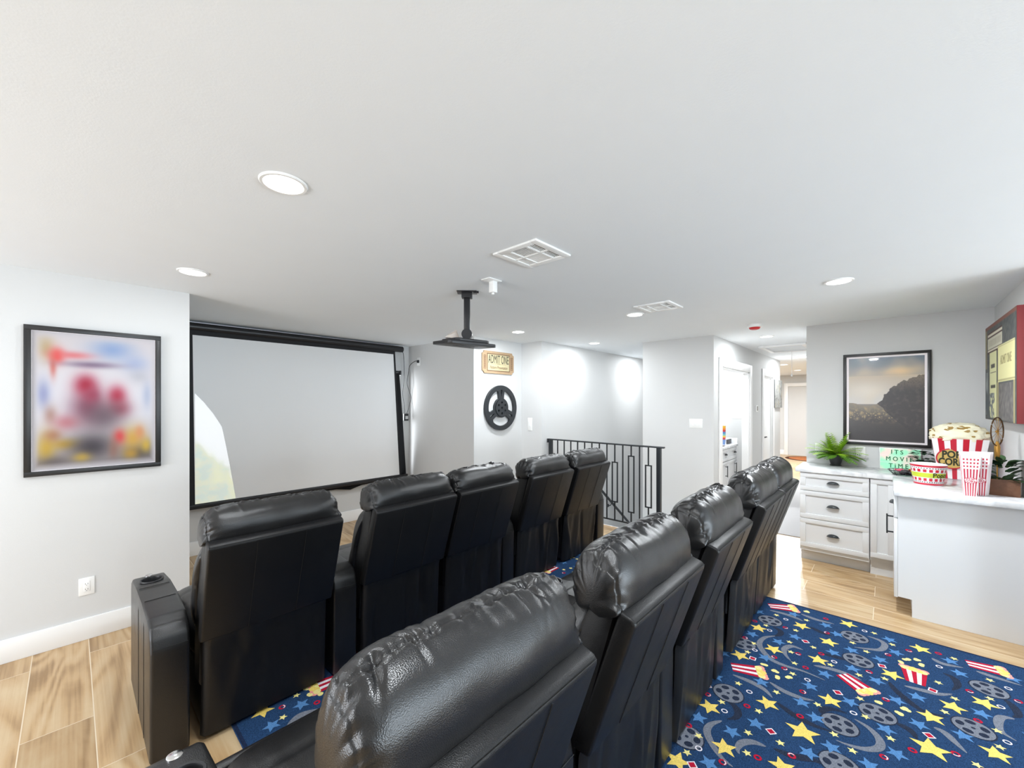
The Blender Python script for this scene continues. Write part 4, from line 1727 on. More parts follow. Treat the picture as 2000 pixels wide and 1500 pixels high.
def put(kind, x, y, **k):
    OCC.append((x, y, k.get('r', 0.03)))
    a = rr.uniform(0, 2 * PI)
    if kind == 'big':
        star(x, y, k.get('r', .056), 3, a)
    elif kind == 'small':
        star(x, y, .021, 7, a)
    elif kind == 'kern':
        for q in range(3):
            disc(x + rr.uniform(-.011, .011), y + rr.uniform(-.011, .011), .013, 7, .0008 + q * 1e-4, 8)
    elif kind == 'blue':
        star(x, y, k.get('r', .043), 4, a)
    elif kind == 'wring':
        ringm(x, y, .010, .0155, 6, .0008)
    elif kind == 'rring':
        ringm(x, y, .008, .0165, 5, .0008)
        if rr.random() < .5:
            for q in range(5):
                b = a + q * .45
                flat([(x + .010 * math.cos(b), y + .010 * math.sin(b)), (x + .0145 * math.cos(b), y + .0145 * math.sin(b)), (x + .0145 * math.cos(b + .45), y + .0145 * math.sin(b + .45)), (x + .010 * math.cos(b + .45), y + .010 * math.sin(b + .45))], 6, .001)
    elif kind == 'diam':
        disc(x, y, .025, 6, .0008, 4, 1, a)
        disc(x, y, .018, 5, .001, 4, 1, a)
    elif kind == 'reel':
        reel(x, y, k.get('r', .072), a)


for L, k in ((BIG, 'big'), (SMALL, 'small'), (KERN, 'kern'), (BLUE, 'blue'), (WRING, 'wring'), (RRING, 'rring'), (DIAM, 'diam'), (REELS, 'reel')):
    for p in L:
        x, y = C8(p)
        put(k, x, y)
for p in HUGE:
    x, y = C8(p)
    put('big', x, y, r=.074)
for L in GREY:
    swirl([C8(p) for p in L], .017, 2)
for L in DARK:
    swirl([C8(p) for p in L], .018, 1)
for b, tp in BAGS:
    p, q = C8(b), C8(tp)
    d = Vector((q[0] - p[0], q[1] - p[1]))
    L = min(max(d.length, .13), .19)
    d.normalize()
    popbag(p[0], p[1], p[0] + d.x * L, p[1] + d.y * L)
    OCC.append(((p[0] + q[0]) / 2, (p[1] + q[1]) / 2, .09))
# strip of rug seen between the two rows
for (px, py, k) in ((512.7, 1389, 'big'), (531, 1417, 'blue'), (552.7, 1400.8, 'small'), (551, 1381, 'rring'), (588.7, 1376, 'blue'), (619, 1372, 'rring'), (603, 1357, 'kern'), (626.5, 1354.7, 'kern'), (579, 1358, 'small'), (598, 1344, 'kern'), (1101, 1112.5, 'small'), (1114.7, 1109.7, 'small'), (1101, 1098.6, 'blue'), (1113, 1088.4, 'big'), (1142.8, 1074.8, 'big'), (1137.7, 1089, 'small'), (1127, 1091.8, 'small'), (1130, 1083, 'blue'), (1126.6, 1107, 'blue'), (1018.7, 1131.8, 'big'), (1048.4, 1120.7, 'small'), (975.3, 1153.9, 'big'), (1101, 1119, 'rring')):
    x, y = on_floor(px, py)
    put(k, x, y)
for (a, b) in (((668, 1322), (636, 1335)), ((1086, 1107), (1064, 1116))):
    p, q = on_floor(*a), on_floor(*b)
    d = Vector((q[0] - p[0], q[1] - p[1])).normalized()
    popbag(p[0], p[1], p[0] + d.x * .17, p[1] + d.y * .17)
    OCC.append((q[0], q[1], .12))
swirl([on_floor(*p) for p in ((560, 1420), (585, 1398), (620, 1388), (650, 1378))], .02, 2)
# the rest of the pattern, where the photograph shows nothing of it
kinds = ['big'] * 3 + ['small'] * 6 + ['blue'] * 5 + ['wring'] * 2 + ['rring'] * 4 + ['diam'] + ['reel']
tries = 0
while tries < 2600:
    tries += 1
    x, y = rr.uniform(RX0 + .08, RX1 - .08), rr.uniform(RY0 + .08, RY1 - .08)
    k = rr.choice(kinds)
    rad = {'big': .06, 'blue': .045, 'reel': .08}.get(k, .025)
    # leave the part measured off the photograph as it is
    dx, dy = x, y
    dep = dx * RD[0] + dy * RD[1]
    lat = dx * RR[0] + dy * RR[1]
    if dep > .5:
        px, py = 1000 + 795 * lat / dep, 787 + 795 * 1.583 / dep
        if 1300 < px < 2010 and py < 1510 and y < .72:
            continue
    if all((x - o[0]) ** 2 + (y - o[1]) ** 2 > (rad + o[2] + .02) ** 2 for o in OCC):
        put(k, x, y, r=rad if k in ('big', 'blue', 'reel') else .03)
for f in rugm.faces:
    f.normal_update()
    if f.normal.z < 0 and max(v.co.z for v in f.verts) - min(v.co.z for v in f.verts) < 1e-6 and f.verts[0].co.z > .005:
        f.normal_flip()
me = bpy.data.meshes.new('area_rug')
rugm.to_mesh(me)
rugm.free()
for m_ in RUGC:
    me.materials.append(m_)
rug = bpy.data.objects.new('area_rug', me)
COL.objects.link(rug)
tag(rug, 'dark blue cinema rug patterned with stars, film reels and popcorn under the recliners', 'rug')

bm = NB()
box(bm, 5.84, 10.2, 0.72, 1.36, 0, 0.008, bev=0.003)
tag(finish(bm, 'runner_rug', carpet_mat('runner_wool', rgb(188, 186, 186), .3)), 'pale grey runner rug along the hall floor', 'rug')
t = thing('round_rug', 'round brown patterned rug at the far end of the hall', 'rug', (14.2, 1.62, 0))
bm = NB()
lathe(bm, [(0, 0.008), (0.5, 0.008), (0.5, 0)], 40)
finish(bm, 'field', carpet_mat('round_rug_field', rgb(172, 106, 66), .6), t)
bm = NB()
lathe(bm, [(0.5, 0), (0.5, 0.0085), (0.58, 0.0085), (0.59, 0)], 40)
finish(bm, 'border', carpet_mat('round_rug_border', rgb(84, 52, 38), .3), t)

# ------------------------------------------------------------------ built-in cabinets and worktops
WT = 0.94


def shaker(name, parent, cx, cz, w, h, lab=None):
    """drawer or door front with a recessed panel, in the XZ plane facing -Y at y=0"""
    bm = NB()
    r = 0.045
    box(bm, cx - w / 2, cx + w / 2, -0.008, 0, cz - h / 2, cz + h / 2)
    for (a, b, c, d) in ((-w / 2, w / 2, h / 2 - r, h / 2), (-w / 2, w / 2, -h / 2, -h / 2 + r), (-w / 2, -w / 2 + r, -h / 2 + r, h / 2 - r), (w / 2 - r, w / 2, -h / 2 + r, h / 2 - r)):
        box(bm, cx + a, cx + b, -0.02, -0.008, cz + c, cz + d, bev=0.0015)
    return finish(bm, name, M['cabinet'], parent)


def cup_pull(parent, cx, cz, y=-0.02):
    bm = NB()
    n = 14
    rows = []
    for j in range(5):
        ph = PI / 2 * j / 4
        row = []
        for i in range(n + 1):
            a = PI * i / n
            row.append(bm.verts.new((cx + 0.046 * math.cos(a), y - 0.026 * math.sin(ph) * (0.25 + .75 * math.sin(a)), cz - 0.008 + 0.026 * math.sin(a) * math.cos(ph))))
        rows.append(row)
    for j in range(4):
        for i in range(n):
            bm.faces.new((rows[j][i], rows[j][i + 1], rows[j + 1][i + 1], rows[j + 1][i]))
    box(bm, cx - 0.05, cx + 0.05, y - 0.003, y, cz - 0.011, cz - 0.006)
    bmesh.ops.remove_doubles(bm, verts=bm.verts[:], dist=1e-5)
    return finish(bm, 'cup_pull', M['blackmetal'], parent, angle=60)


def bar_pull(parent, cx, cz, h=0.16, y=-0.02):
    bm = NB()
    box(bm, cx - 0.006, cx + 0.006, y - 0.036, y - 0.026, cz - h / 2, cz + h / 2, bev=0.002)
    for s in (-1, 1):
        box(bm, cx - 0.005, cx + 0.005, y - 0.026, y, cz + s * (h / 2 - 0.016) - 0.005, cz + s * (h / 2 - 0.016) + 0.005)
    return finish(bm, 'bar_pull', M['blackmetal'], parent)


# drawer base against the back wall; local x runs towards -Y of the room, local -y towards the viewer
DX = 5.02
t = thing('drawer_cabinet', 'white three drawer base cabinet with black cup pulls against the grey wall', 'cabinet', (DX, 0.655, 0), -PI / 2)
dw = 0.53
bm = NB()
box(bm, 0, dw, 0.001, 0.48, 0.115, 0.9)
box(bm, 0.0, dw, 0.085, 0.48, 0, 0.115)
finish(bm, 'body', M['cabinet'], t, smooth=False)
for (z0, z1) in ((0.72, 0.895), (0.442, 0.715), (0.155, 0.437)):
    dr = shaker('drawer', t, dw / 2, (z0 + z1) / 2, dw - 0.006, z1 - z0)
    cup_pull(dr, dw / 2, (z0 + z1) / 2 + 0.005)
t = thing('corner_cabinet', 'white narrow shaker door cabinet beside the drawers in the counter corner', 'cabinet', (DX, 0.655 - dw - 0.004, 0), -PI / 2)
bm = NB()
box(bm, 0, 0.66, 0.012, 0.48, 0.14, 0.9)
box(bm, 0.0, 0.66, 0.05, 0.48, 0, 0.14)
finish(bm, 'body', M['cabinet'], t, smooth=False)
shaker('door', t, 0.085, 0.535, 0.163, 0.72)
# worktop on the back cabinets
bm = NB()
box(bm, 4.985, 5.51, -0.065, 0.69, 0.9, WT, bev=0.004)
tag(finish(bm, 'worktop', M['marble']), 'white quartz worktop along the grey wall, under the fern and lightbox', 'worktop')
# cabinet along the right wall, finished end towards the viewer
EX = 4.235
t = thing('end_cabinet', 'white base cabinet with a plain end panel on the right wall', 'cabinet', (EX, -0.69, 0))
bm = NB()
prism(bm, [(0, 0), (0.558, 0), (0.558, 0.132), (0.634, 0.132), (0.634, 0.9), (0, 0.9)], 'x', 0, 0.018, bev=0.001)
finish(bm, 'end_panel', M['cabinet'], t, smooth=False)
bm = NB()
box(bm, 0.018, 0.76, 0, 0.63, 0.132, 0.9)
box(bm, 0.03, 0.76, 0, 0.555, 0, 0.132)
finish(bm, 'body', M['cabinet'], t, smooth=False)
bm = NB()
box(bm, 0.002, 0.40, 0.634, 0.656, 0.125, 0.72, bev=0.002)
dr = finish(bm, 'door', M['cabinet'], t)
bm = NB()
for s in (-1, 1):
    box(bm, 0.33, 0.342, 0.656, 0.69, 0.60 + s * 0.064 - 0.005, 0.60 + s * 0.064 + 0.005)
box(bm, 0.329, 0.343, 0.69, 0.70, 0.52, 0.68, bev=0.002)
finish(bm, 'bar_pull', M['blackmetal'], dr)
bm = NB()
box(bm, 0.002, 0.40, 0.634, 0.656, 0.725, 0.895, bev=0.002)
dr = finish(bm, 'drawer', M['cabinet'], t)
q = cup_pull(dr, -0.2, 0.81, -0.656)
q.rotation_euler = (0, 0, PI)
bm = NB()
prism(bm, [(4.17, -0.69), (5.51, -0.69), (5.51, -0.068), (4.982, -0.068), (4.982, -0.032), (4.17, -0.032)], 'z', 0.9, WT, bev=0.004)
tag(finish(bm, 'worktop', M['marble']), 'white quartz worktop along the right wall, under the popcorn boxes', 'worktop')

# ------------------------------------------------------------------ things on the counters


def leaf(bm, base, direction, length, width, droop, mi=0, seg=6, fold=0.25, up=Vector((0, 0, 1))):
    d = Vector(direction).normalized()
    side = d.cross(up)
    if side.length < 1e-3:
        side = Vector((1, 0, 0))
    side.normalize()
    p = Vector(base)
    prev = None
    for k in range(seg + 1):
        f = k / seg
        w = width * math.sin(PI * min(1, 0.08 + f * 0.92)) ** 0.8 * (1 if k < seg else 0.0)
        nrm = side.cross(d).normalized()
        a = bm.verts.new(p + side * w + nrm * w * fold)
        b = bm.verts.new(p)
        c = bm.verts.new(p - side * w + nrm * w * fold)
        if prev:
            for q in ((prev[0], prev[1], b, a), (prev[1], prev[2], c, b)):
                fc = bm.faces.new(q)
                fc.material_index = mi
        prev = (a, b, c)
        d = (d + Vector((0, 0, -droop / seg))).normalized()
        p = p + d * (length / seg)


# fern
t = thing('potted_fern', 'bright green potted fern in a black pot on the counter', 'plant', (5.405, 0.40, WT))
bm = NB()
lathe(bm, [(0, 0), (0.046, 0), (0.048, 0.01), (0.042, 0.018), (0.058, 0.07), (0.066, 0.1), (0.07, 0.115), (0.065, 0.12), (0.058, 0.11), (0, 0.105)], 32)
finish(bm, 'pot', M['black'], t)
bm = NB()
rf = random.Random(8)
for k in range(56):
    a = rf.uniform(0, 2 * PI)
    el = rf.uniform(0.15, 1.45)
    ln = rf.uniform(0.15, 0.25)
    dirv = Vector((math.cos(a) * math.cos(el), math.sin(a) * math.cos(el), math.sin(el)))
    if dirv.x > 0.25:
        ln *= 0.5
    mi = 0 if (el > 0.6 or rf.random() < .4) else 1
    # frond: midrib with leaflets
    p = Vector((math.cos(a) * 0.02, math.sin(a) * 0.02, 0.11))
    dd = dirv.copy()
    n = 11
    for s in range(n):
        dd = (dd + Vector((0, 0, -0.85 / n))).normalized()
        p2 = p + dd * (ln / n)
        side = dd.cross(Vector((0, 0, 1))).normalized()
        lw = 0.055 * math.sin(PI * min(1, .15 + .8 * s / n))
        for sg in (-1, 1):
            leaf(bm, p2, side * sg + dd * 0.7, lw, 0.010, 0.25, mi, 2, 0.1)
        p = p2
finish(bm, 'fronds', [M['leafA'], M['leafB']], t, angle=60)

# lightbox sign leaning on the wall
t = thing('lightbox_sign', 'glowing lightbox letter sign reading ITS MOVIE TIME against the grey wall', 'sign', (5.465, -0.086, WT), -PI / 2)
bm = NB()
box(bm, -0.148, 0.148, -0.005, 0.035, 0, 0.212, bev=0.003)
finish(bm, 'case', M['white'], t)


def glow_mat():
    m, nt, b = base_mat('lightbox_panel')
    N, L = nt.nodes, nt.links
    tc = N.new('ShaderNodeTexCoord')
    nz = N.new('ShaderNodeTexNoise')
    nz.inputs['Scale'].default_value = 9
    nz.inputs['Detail'].default_value = 1
    L.new(tc.outputs['Object'], nz.inputs['Vector'])
    r = N.new('ShaderNodeValToRGB')
    r.color_ramp.elements[0].position = 0.42
    r.color_ramp.elements[0].color = rgb(150, 222, 184)
    r.color_ramp.elements[1].position = 0.62
    r.color_ramp.elements[1].color = rgb(232, 204, 196)
    L.new(nz.outputs['Fac'], r.inputs['Fac'])
    L.new(r.outputs['Color'], b.inputs['Emission Color'])
    L.new(r.outputs['Color'], b.inputs['Base Color'])
    b.inputs['Emission Strength'].default_value = 0.30
    b.inputs['Roughness'].default_value = 0.4
    return m


bm = NB()
box(bm, -0.142, 0.142, -0.0065, -0.004, 0.006, 0.206)
finish(bm, 'light_panel', glow_mat(), t, smooth=False)
bm = NB()
for zz in (0.07, 0.137):
    box(bm, -0.142, 0.142, -0.009, -0.006, zz - 0.0015, zz + 0.0015)
finish(bm, 'letter_rail', M['white'], t, smooth=False)
bm = NB()
for s, zz, sz, xs in (('ITS', 0.172, 0.058, -0.02), ('MOVIE', 0.105, 0.058, -0.005), ('TiME', 0.038, 0.058, -0.01)):
    for ox, oz in ((-0.001, 0), (0.001, 0), (0, 0.0008)):
        b2 = text_bm(s, sz, 0.0006, space=1.55, sx=0.82)
        add_bm(bm, b2, Matrix.Translation((xs + ox, -0.0088 - oz * 0.2, zz + oz)))
finish(bm, 'lettering', M['green'], t, smooth=False)

# dark leafed plant between lightbox and popcorn tub
t = thing('potted_plant', 'dark broad-leafed plant in a black pot behind the popcorn bowl', 'plant', (5.43, -0.235, WT))
bm = NB()
lathe(bm, [(0, 0), (0.05, 0), (0.06, 0.1), (0.063, 0.105), (0.055, 0.1), (0, 0.095)], 24)
finish(bm, 'pot', M['black'], t)
bm = NB()
rf = random.Random(4)
for k in range(26):
    a = rf.uniform(0.6, 2 * PI - 0.6) + PI
    a = rf.uniform(PI * 0.5, PI * 1.5) if k % 3 else rf.uniform(0, 2 * PI)
    z = rf.uniform(0.1, 0.2)
    leaf(bm, (math.cos(a) * 0.03, math.sin(a) * 0.03, z), (math.cos(a), math.sin(a), rf.uniform(0.0, 0.9)), rf.uniform(0.05, 0.09), rf.uniform(0.022, 0.032), 0.7, 0, 5, 0.15)
finish(bm, 'leaves', M['leafC'], t, angle=60)

# wire tray with sweets
t = thing('wire_tray', 'round black wire tray of sweets between lightbox and popcorn bowl', 'tray', (5.10, -0.115, WT))
bm = NB()
for z, r in ((0.012, 0.085), (0.045, 0.115)):
    tube(bm, [(r * math.cos(2 * PI * k / 32), r * math.sin(2 * PI * k / 32), z) for k in range(33)], 0.003, 6, caps=False)
for k in range(16):
    a = 2 * PI * k / 16
    tube(bm, [(0.085 * math.cos(a), 0.085 * math.sin(a), 0.012), (0.115 * math.cos(a), 0.115 * math.sin(a), 0.045)], 0.002, 5)
for k in range(3):
    a = 2 * PI * k / 3 + .3
    tube(bm, [(0.08 * math.cos(a), 0.08 * math.sin(a), 0.012), (0.085 * math.cos(a), 0.085 * math.sin(a), 0.0)], 0.003, 5)
lathe(bm, [(0, 0.010), (0.085, 0.010), (0.085, 0.014), (0, 0.014)], 32)
finish(bm, 'wire_rim', M['blackmetal'], t)
cols_ = [(M['red'], 'red'), (mat('sweet_orange', rgb(226, 120, 40), .4), 'orange'), (mat('sweet_pink', rgb(220, 90, 120), .4), 'pink'), (mat('sweet_dark', rgb(52, 46, 50), .4), 'dark')]
for k, (dx, dy, dz, ci) in enumerate(((-0.04, 0.02, .014, 3), (-0.03, -0.03, .014, 3), (0.02, 0.0, .014, 0), (-0.005, -0.04, .03, 1), (0.0, 0.03, .03, 2), (-0.05, -0.005, .03, 3))):
    bm = NB()
    bmesh.ops.create_icosphere(bm, subdivisions=2, radius=0.024, matrix=Matrix.Diagonal((1.2, 1, .6, 1)))
    tube(bm, [(0.026, 0, 0), (0.04, 0.004, 0.003)], [0.004, 0.011], 8)
    tube(bm, [(-0.026, 0, 0), (-0.04, -0.004, 0.003)], [0.004, 0.011], 8)
    o = finish(bm, 'wrapped_sweet', cols_[ci][0], None)
    o.location = (5.10 + dx, -0.115 + dy, WT + dz + .014)
    o.rotation_euler = (0, 0, k * 1.1)
    tag(o, ['dark wrapped sweet at the left of the wire tray', 'dark wrapped sweet at the front of the wire tray', 'red wrapped sweet in the middle of the wire tray', 'orange wrapped sweet heaped at the right of the wire tray', 'pink wrapped sweet heaped at the back of the wire tray', 'dark wrapped sweet on top at the near side of the tray'][k], 'sweet', 'wrapped sweets in the wire tray')

# popcorn bowl
t = thing('popcorn_bowl', 'red and white checked popcorn bowl with a lime band on the counter corner', 'bowl', (4.655, -0.238, WT), 0)


def taper(z):
    return 0.083 + (0.108 - 0.083) * z / 0.165


def band(bm, z0, z1, mi, a0=0.0, a1=2 * PI, n=64, off=0.0004, eps=0.0):
    k0 = max(2, int(n * (a1 - a0) / (2 * PI)))
    for k in range(k0):
        A, B = a0 + (a1 - a0) * k / k0, a0 + (a1 - a0) * (k + 1) / k0
        f = bm.faces.new([bm.verts.new(((taper(z) + off) * math.cos(a), (taper(z) + off) * math.sin(a), z)) for a, z in ((A, z0), (B, z0), (B, z1), (A, z1))])
        f.material_index = mi


bm = NB()
lathe(bm, [(0, 0), (taper(0) - .004, 0), (taper(0), 0.004), (taper(.165), 0.165), (taper(.165) - .004, 0.168), (taper(.16) - .006, .16), (taper(0) - .006, 0.008), (0, 0.006)], 64, mi=1)
band(bm, 0.006, 0.02, 0)
band(bm, 0.148, 0.163, 0)
for z0, z1, n, w, mi in ((0.136, 0.142, 40, .5, 3), (0.026, 0.032, 40, .5, 3), (0.108, 0.130, 18, .58, 0), (0.038, 0.060, 18, .58, 0)):
    for k in range(n):
        a = 2 * PI * k / n
        band(bm, z0, z1, mi, a, a + 2 * PI / n * w)
band(bm, 0.066, 0.102, 2)
finish(bm, 'bowl_body', [M['stripered'], M['stripewhite'], M['lime'], M['ink']], t, angle=50)
b2 = text_bm('Popcorn', 0.05, 0.0004, bold=0.001, sx=0.9)
for v in b2.verts:
    r = 0.0955 + 0.0008
    a = math.radians(238) + v.co.x / r
    z = 0.084 + v.co.z
    v.co = Vector(((taper(z) + .0012) * math.cos(a), (taper(z) + .0012) * math.sin(a), z))
finish(b2, 'lettering', M['ink'], t, smooth=False)

# big popcorn statue
t = thing('popcorn_figure', 'large red and white striped popcorn bucket ornament reading POP CORN', 'ornament', (5.22, -0.452, WT + 0.001), math.radians(-92))


def bucket_pt(u, v, side):
    """u -1..1 across, v 0..1 up"""
    w = 0.122 + (0.168 - 0.122) * v
    d = 0.06 + 0.035 * v
    bow = 0.03 * (1 - u * u)
    return Vector((w * u, side * d + (-bow if side < 0 else 0), 0.345 * v))


bm = NB()
NU, NV = 36, 12
fr = [[bm.verts.new(bucket_pt(-1 + 2 * i / NU, j / NV, -1)) for i in range(NU + 1)] for j in range(NV + 1)]
bk = [[bm.verts.new(bucket_pt(-1 + 2 * i / NU, j / NV, 1)) for i in range(NU + 1)] for j in range(NV + 1)]
for j in range(NV):
    for i in range(NU):
        f = bm.faces.new((fr[j][i], fr[j][i + 1], fr[j + 1][i + 1], fr[j + 1][i]))
        s = i // 4
        top = j == NV - 1
        f.material_index = 1 if (s % 2 == 0) else 0
        f = bm.faces.new((bk[j][i + 1], bk[j][i], bk[j + 1][i], bk[j + 1][i + 1]))
        f.material_index = 1 if (i // 4) % 2 == 0 else 0
    f = bm.faces.new((bk[j][0], fr[j][0], fr[j + 1][0], bk[j + 1][0]))
    f.material_index = 0
    f = bm.faces.new((fr[j][NU], bk[j][NU], bk[j + 1][NU], fr[j + 1][NU]))
    f.material_index = 0
for i in range(NU):
    bm.faces.new((bk[0][i], bk[0][i + 1], fr[0][i + 1], fr[0][i]))
    bm.faces.new((fr[NV][i], fr[NV][i + 1], bk[NV][i + 1], bk[NV][i]))
finish(bm, 'bucket', [M['stripered'], M['stripewhite']], t, angle=40)
bm = NB()
bmesh.ops.create_icosphere(bm, subdivisions=5, radius=1.0)
kern = [Vector((random.Random(k).uniform(-1, 1), random.Random(k + 50).uniform(-1, 1), random.Random(k + 99).uniform(-.35, 1))).normalized() for k in range(46)]
for v in bm.verts:
    n = v.co.normalized()
    e = 1 + 0.11 * noise.noise(n * 4.5) + 0.035 * noise.noise(n * 9.0)
    m_ = max(n.dot(k) for k in kern)
    e += 0.018 * max(0, (m_ - .965) / .035)
    if m_ > .996:
        e -= 0.05
    q = Vector((math.copysign(abs(n.x) ** .75, n.x) * 0.178, math.copysign(abs(n.y) ** .8, n.y) * 0.112, max(-.28, n.z) * 0.115)) * e
    v.co = q + Vector((0, -0.012, 0.362))
for f in bm.faces:
    c = (f.calc_center_median() - Vector((0, -0.012, 0.362)))
    n = Vector((math.copysign(abs(c.x / .178) ** 1.33, c.x), math.copysign(abs(c.y / .112) ** 1.25, c.y), c.z / .115)).normalized()
    f.material_index = 1 if max(n.dot(k) for k in kern) > .9965 else 0
finish(bm, 'popcorn_heap', [M['corn'], M['cornhole']], t, angle=80)


def oval(bm, cx, cz, rx, rz, y, th, mi, n=40):
    A = [bm.verts.new((cx + rx * math.cos(2 * PI * k / n), y, cz + rz * math.sin(2 * PI * k / n))) for k in range(n)]
    B = [bm.verts.new((p.co.x, y + th, p.co.z)) for p in A]
    f = bm.faces.new(A)
    f.material_index = mi
    for k in range(n):
        f = bm.faces.new((A[k], B[k], B[(k + 1) % n], A[(k + 1) % n]))
        f.material_index = mi


bm = NB()
oval(bm, -0.045, 0.175, 0.096, 0.088, -0.112, 0.02, 0)
oval(bm, -0.045, 0.175, 0.087, 0.079, -0.1132, 0.002, 1)
finish(bm, 'label_oval', [M['stripered'], M['labelgold']], t, smooth=False)['label'] = 'tan oval label'
bm = text_bm('POP', 0.082, 0.0008, bold=0.003, sx=0.75)
xform(bm, Matrix.Translation((-0.049, -0.1146, 0.208)))
b2 = text_bm('CORN', 0.082, 0.0008, bold=0.003, sx=0.68)
add_bm(bm, b2, Matrix.Translation((-0.045, -0.1146, 0.145)))
finish(bm, 'lettering', mat('olive_black_letters', rgb(40, 44, 18), .5), t, smooth=False)

# paper popcorn boxes


def paper_box(loc, rz, tilt, label, flat_=False):
    t = thing('popcorn_box', label, 'popcorn box', loc, rz, 'paper popcorn boxes by the planter')
    H_, wb, wt_, db, dt = 0.305, 0.029, 0.050, 0.022 if not flat_ else 0.004, 0.036 if not flat_ else 0.005
    bm = NB()

    def pt(s, v, side):
        return Vector(((wb + (wt_ - wb) * v) * s, side * (db + (dt - db) * v), H_ * v))
    n = 11
    for side in (-1, 1):
        for k in range(n):
            s0, s1 = -1 + 2 * k / n, -1 + 2 * (k + 1) / n
            for (v0, v1) in ((0, .62), (.62, .66), (.66, .70), (.70, .74), (.74, .78), (.78, .82), (.82, .86), (.86, 1)):
                solid = v1 <= .62 or (v0 in (.66, .74, .82) and k % 2 == 1)
                f = bm.faces.new([bm.verts.new(pt(*q)) for q in ((s0, v0, side), (s1, v0, side), (s1, v1, side), (s0, v1, side))])
                f.material_index = 1 if (k % 2 == 1 and solid) else 0
    for sgn in (-1, 1):
        m_ = 5
        for k in range(m_):
            a, b = -1 + 2 * k / m_, -1 + 2 * (k + 1) / m_
            f = bm.faces.new([bm.verts.new(Vector((sgn * (wb + (wt_ - wb) * v), y_ * (db + (dt - db) * v), H_ * v))) for (y_, v) in ((a, 0), (b, 0), (b, .95), (a, .95))])
            f.material_index = k % 2
    f = bm.faces.new([bm.verts.new(pt(*q)) for q in ((-1, 0, -1), (1, 0, -1), (1, 0, 1), (-1, 0, 1))])
    f.material_index = 0
    bmesh.ops.remove_doubles(bm, verts=bm.verts[:], dist=1e-5)
    finish(bm, 'box_body', [M['paper'], M['paperred']], t, smooth=False)
    bm = NB()
    # oval badge on the front, tilted with the face
    oval(bm, 0, 0, 0.031, 0.022, -0.0012, 0.001, 1)
    oval(bm, 0, 0, 0.0285, 0.0195, -0.0016, 0.001, 0)
    sl = math.atan2(dt - db, H_)
    v = .36
    mt = Matrix.Translation((0, -(db + (dt - db) * v), H_ * v)) @ Matrix.Rotation(sl, 4, 'X')
    xform(bm, mt)
    finish(bm, 'badge', [M['paper'], M['paperred']], t, smooth=False)
    bm = text_bm('POP', 0.022, 0.0003, bold=0.0004)
    xform(bm, Matrix.Translation((0, -0.002, 0.008)))
    add_bm(bm, text_bm('CORN', 0.022, 0.0003, bold=0.0004), Matrix.Translation((0, -0.002, -0.009)))
    xform(bm, mt)
    finish(bm, 'lettering', M['paperred'], t, smooth=False)
    t.rotation_euler = (tilt, 0, rz)
    return t


AZ = math.radians(-88)
paper_box((4.30, -0.425, WT + 0.001), AZ, 0, 'open striped paper popcorn box in front of the others')
for k in range(4):
    paper_box((4.352 + 0.013 * k, -0.476 - 0.006 * k, WT + 0.001), AZ + math.radians(-5), 0, ['first nested striped popcorn box behind the open front one', 'second nested striped popcorn box from the front of the stack', 'third nested striped popcorn box, its edge showing', 'rearmost striped popcorn box, beside the wooden planter'][k], True)

# wooden planter with greenery and a gold wheel ornament
t = thing('wooden_planter', 'square brown wooden planter box with greenery in the counter corner', 'planter', (4.48, -0.60, WT), math.radians(-94))
bm = NB()
for b in ((-0.075, 0.075, -0.05, -0.041), (-0.075, 0.075, 0.041, 0.05), (-0.075, -0.066, -0.041, 0.041), (0.066, 0.075, -0.041, 0.041)):
    box(bm, b[0], b[1], b[2], b[3], 0, 0.115, bev=0.002)
box(bm, -0.066, 0.066, -0.041, 0.041, 0, 0.09)
finish(bm, 'box', M['wood'], t)
bm = NB()
rf = random.Random(21)
for k in range(40):
    a = rf.uniform(0, 2 * PI)
    z = rf.uniform(0.09, 0.24)
    q = Vector((math.cos(a) * 0.035, math.sin(a) * 0.022, z))
    leaf(bm, q, (math.cos(a), math.sin(a) * .6, rf.uniform(0.1, 1.1)), rf.uniform(0.06, 0.10), rf.uniform(0.018, 0.032), 0.6, 0 if rf.random() < .7 else 1, 5, 0.15)
finish(bm, 'foliage', [M['leafD'], M['leafC']], t, angle=60)
t = thing('wheel_ornament', 'gold spoked wheel ornament on a stick standing in the planter', 'ornament', (4.455, -0.57, WT + 0.09), math.radians(-27))
bm = NB()
R_ = 0.1
tube(bm, [(R_ * .85 * math.cos(2 * PI * k / 40), 0, 0.36 + R_ * math.sin(2 * PI * k / 40)) for k in range(41)], 0.004, 8, caps=False)
finish(bm, 'rim', mat('bronze_rim', rgb(88, 62, 36), .4, .8), t)
bm = NB()
for k in range(14):
    a = 2 * PI * k / 14
    tube(bm, [(0, -0.004, 0.36), (R_ * .84 * math.cos(a), 0, 0.36 + R_ * .98 * math.sin(a))], 0.0013, 5)
bmesh.ops.create_icosphere(bm, subdivisions=2, radius=0.010, matrix=Matrix.Translation((0, 0, 0.36)))
finish(bm, 'spokes', M['gold'], t)
bm = NB()
tube(bm, [(0, 0, 0), (0, 0, 0.15)], 0.004, 8)
tube(bm, [(0, 0, 0.15), (0, 0, 0.17), (0, 0, 0.25), (0, 0, 0.29)], [0.005, 0.013, 0.016, 0.006], 10)
finish(bm, 'stick', M['gold'], t)

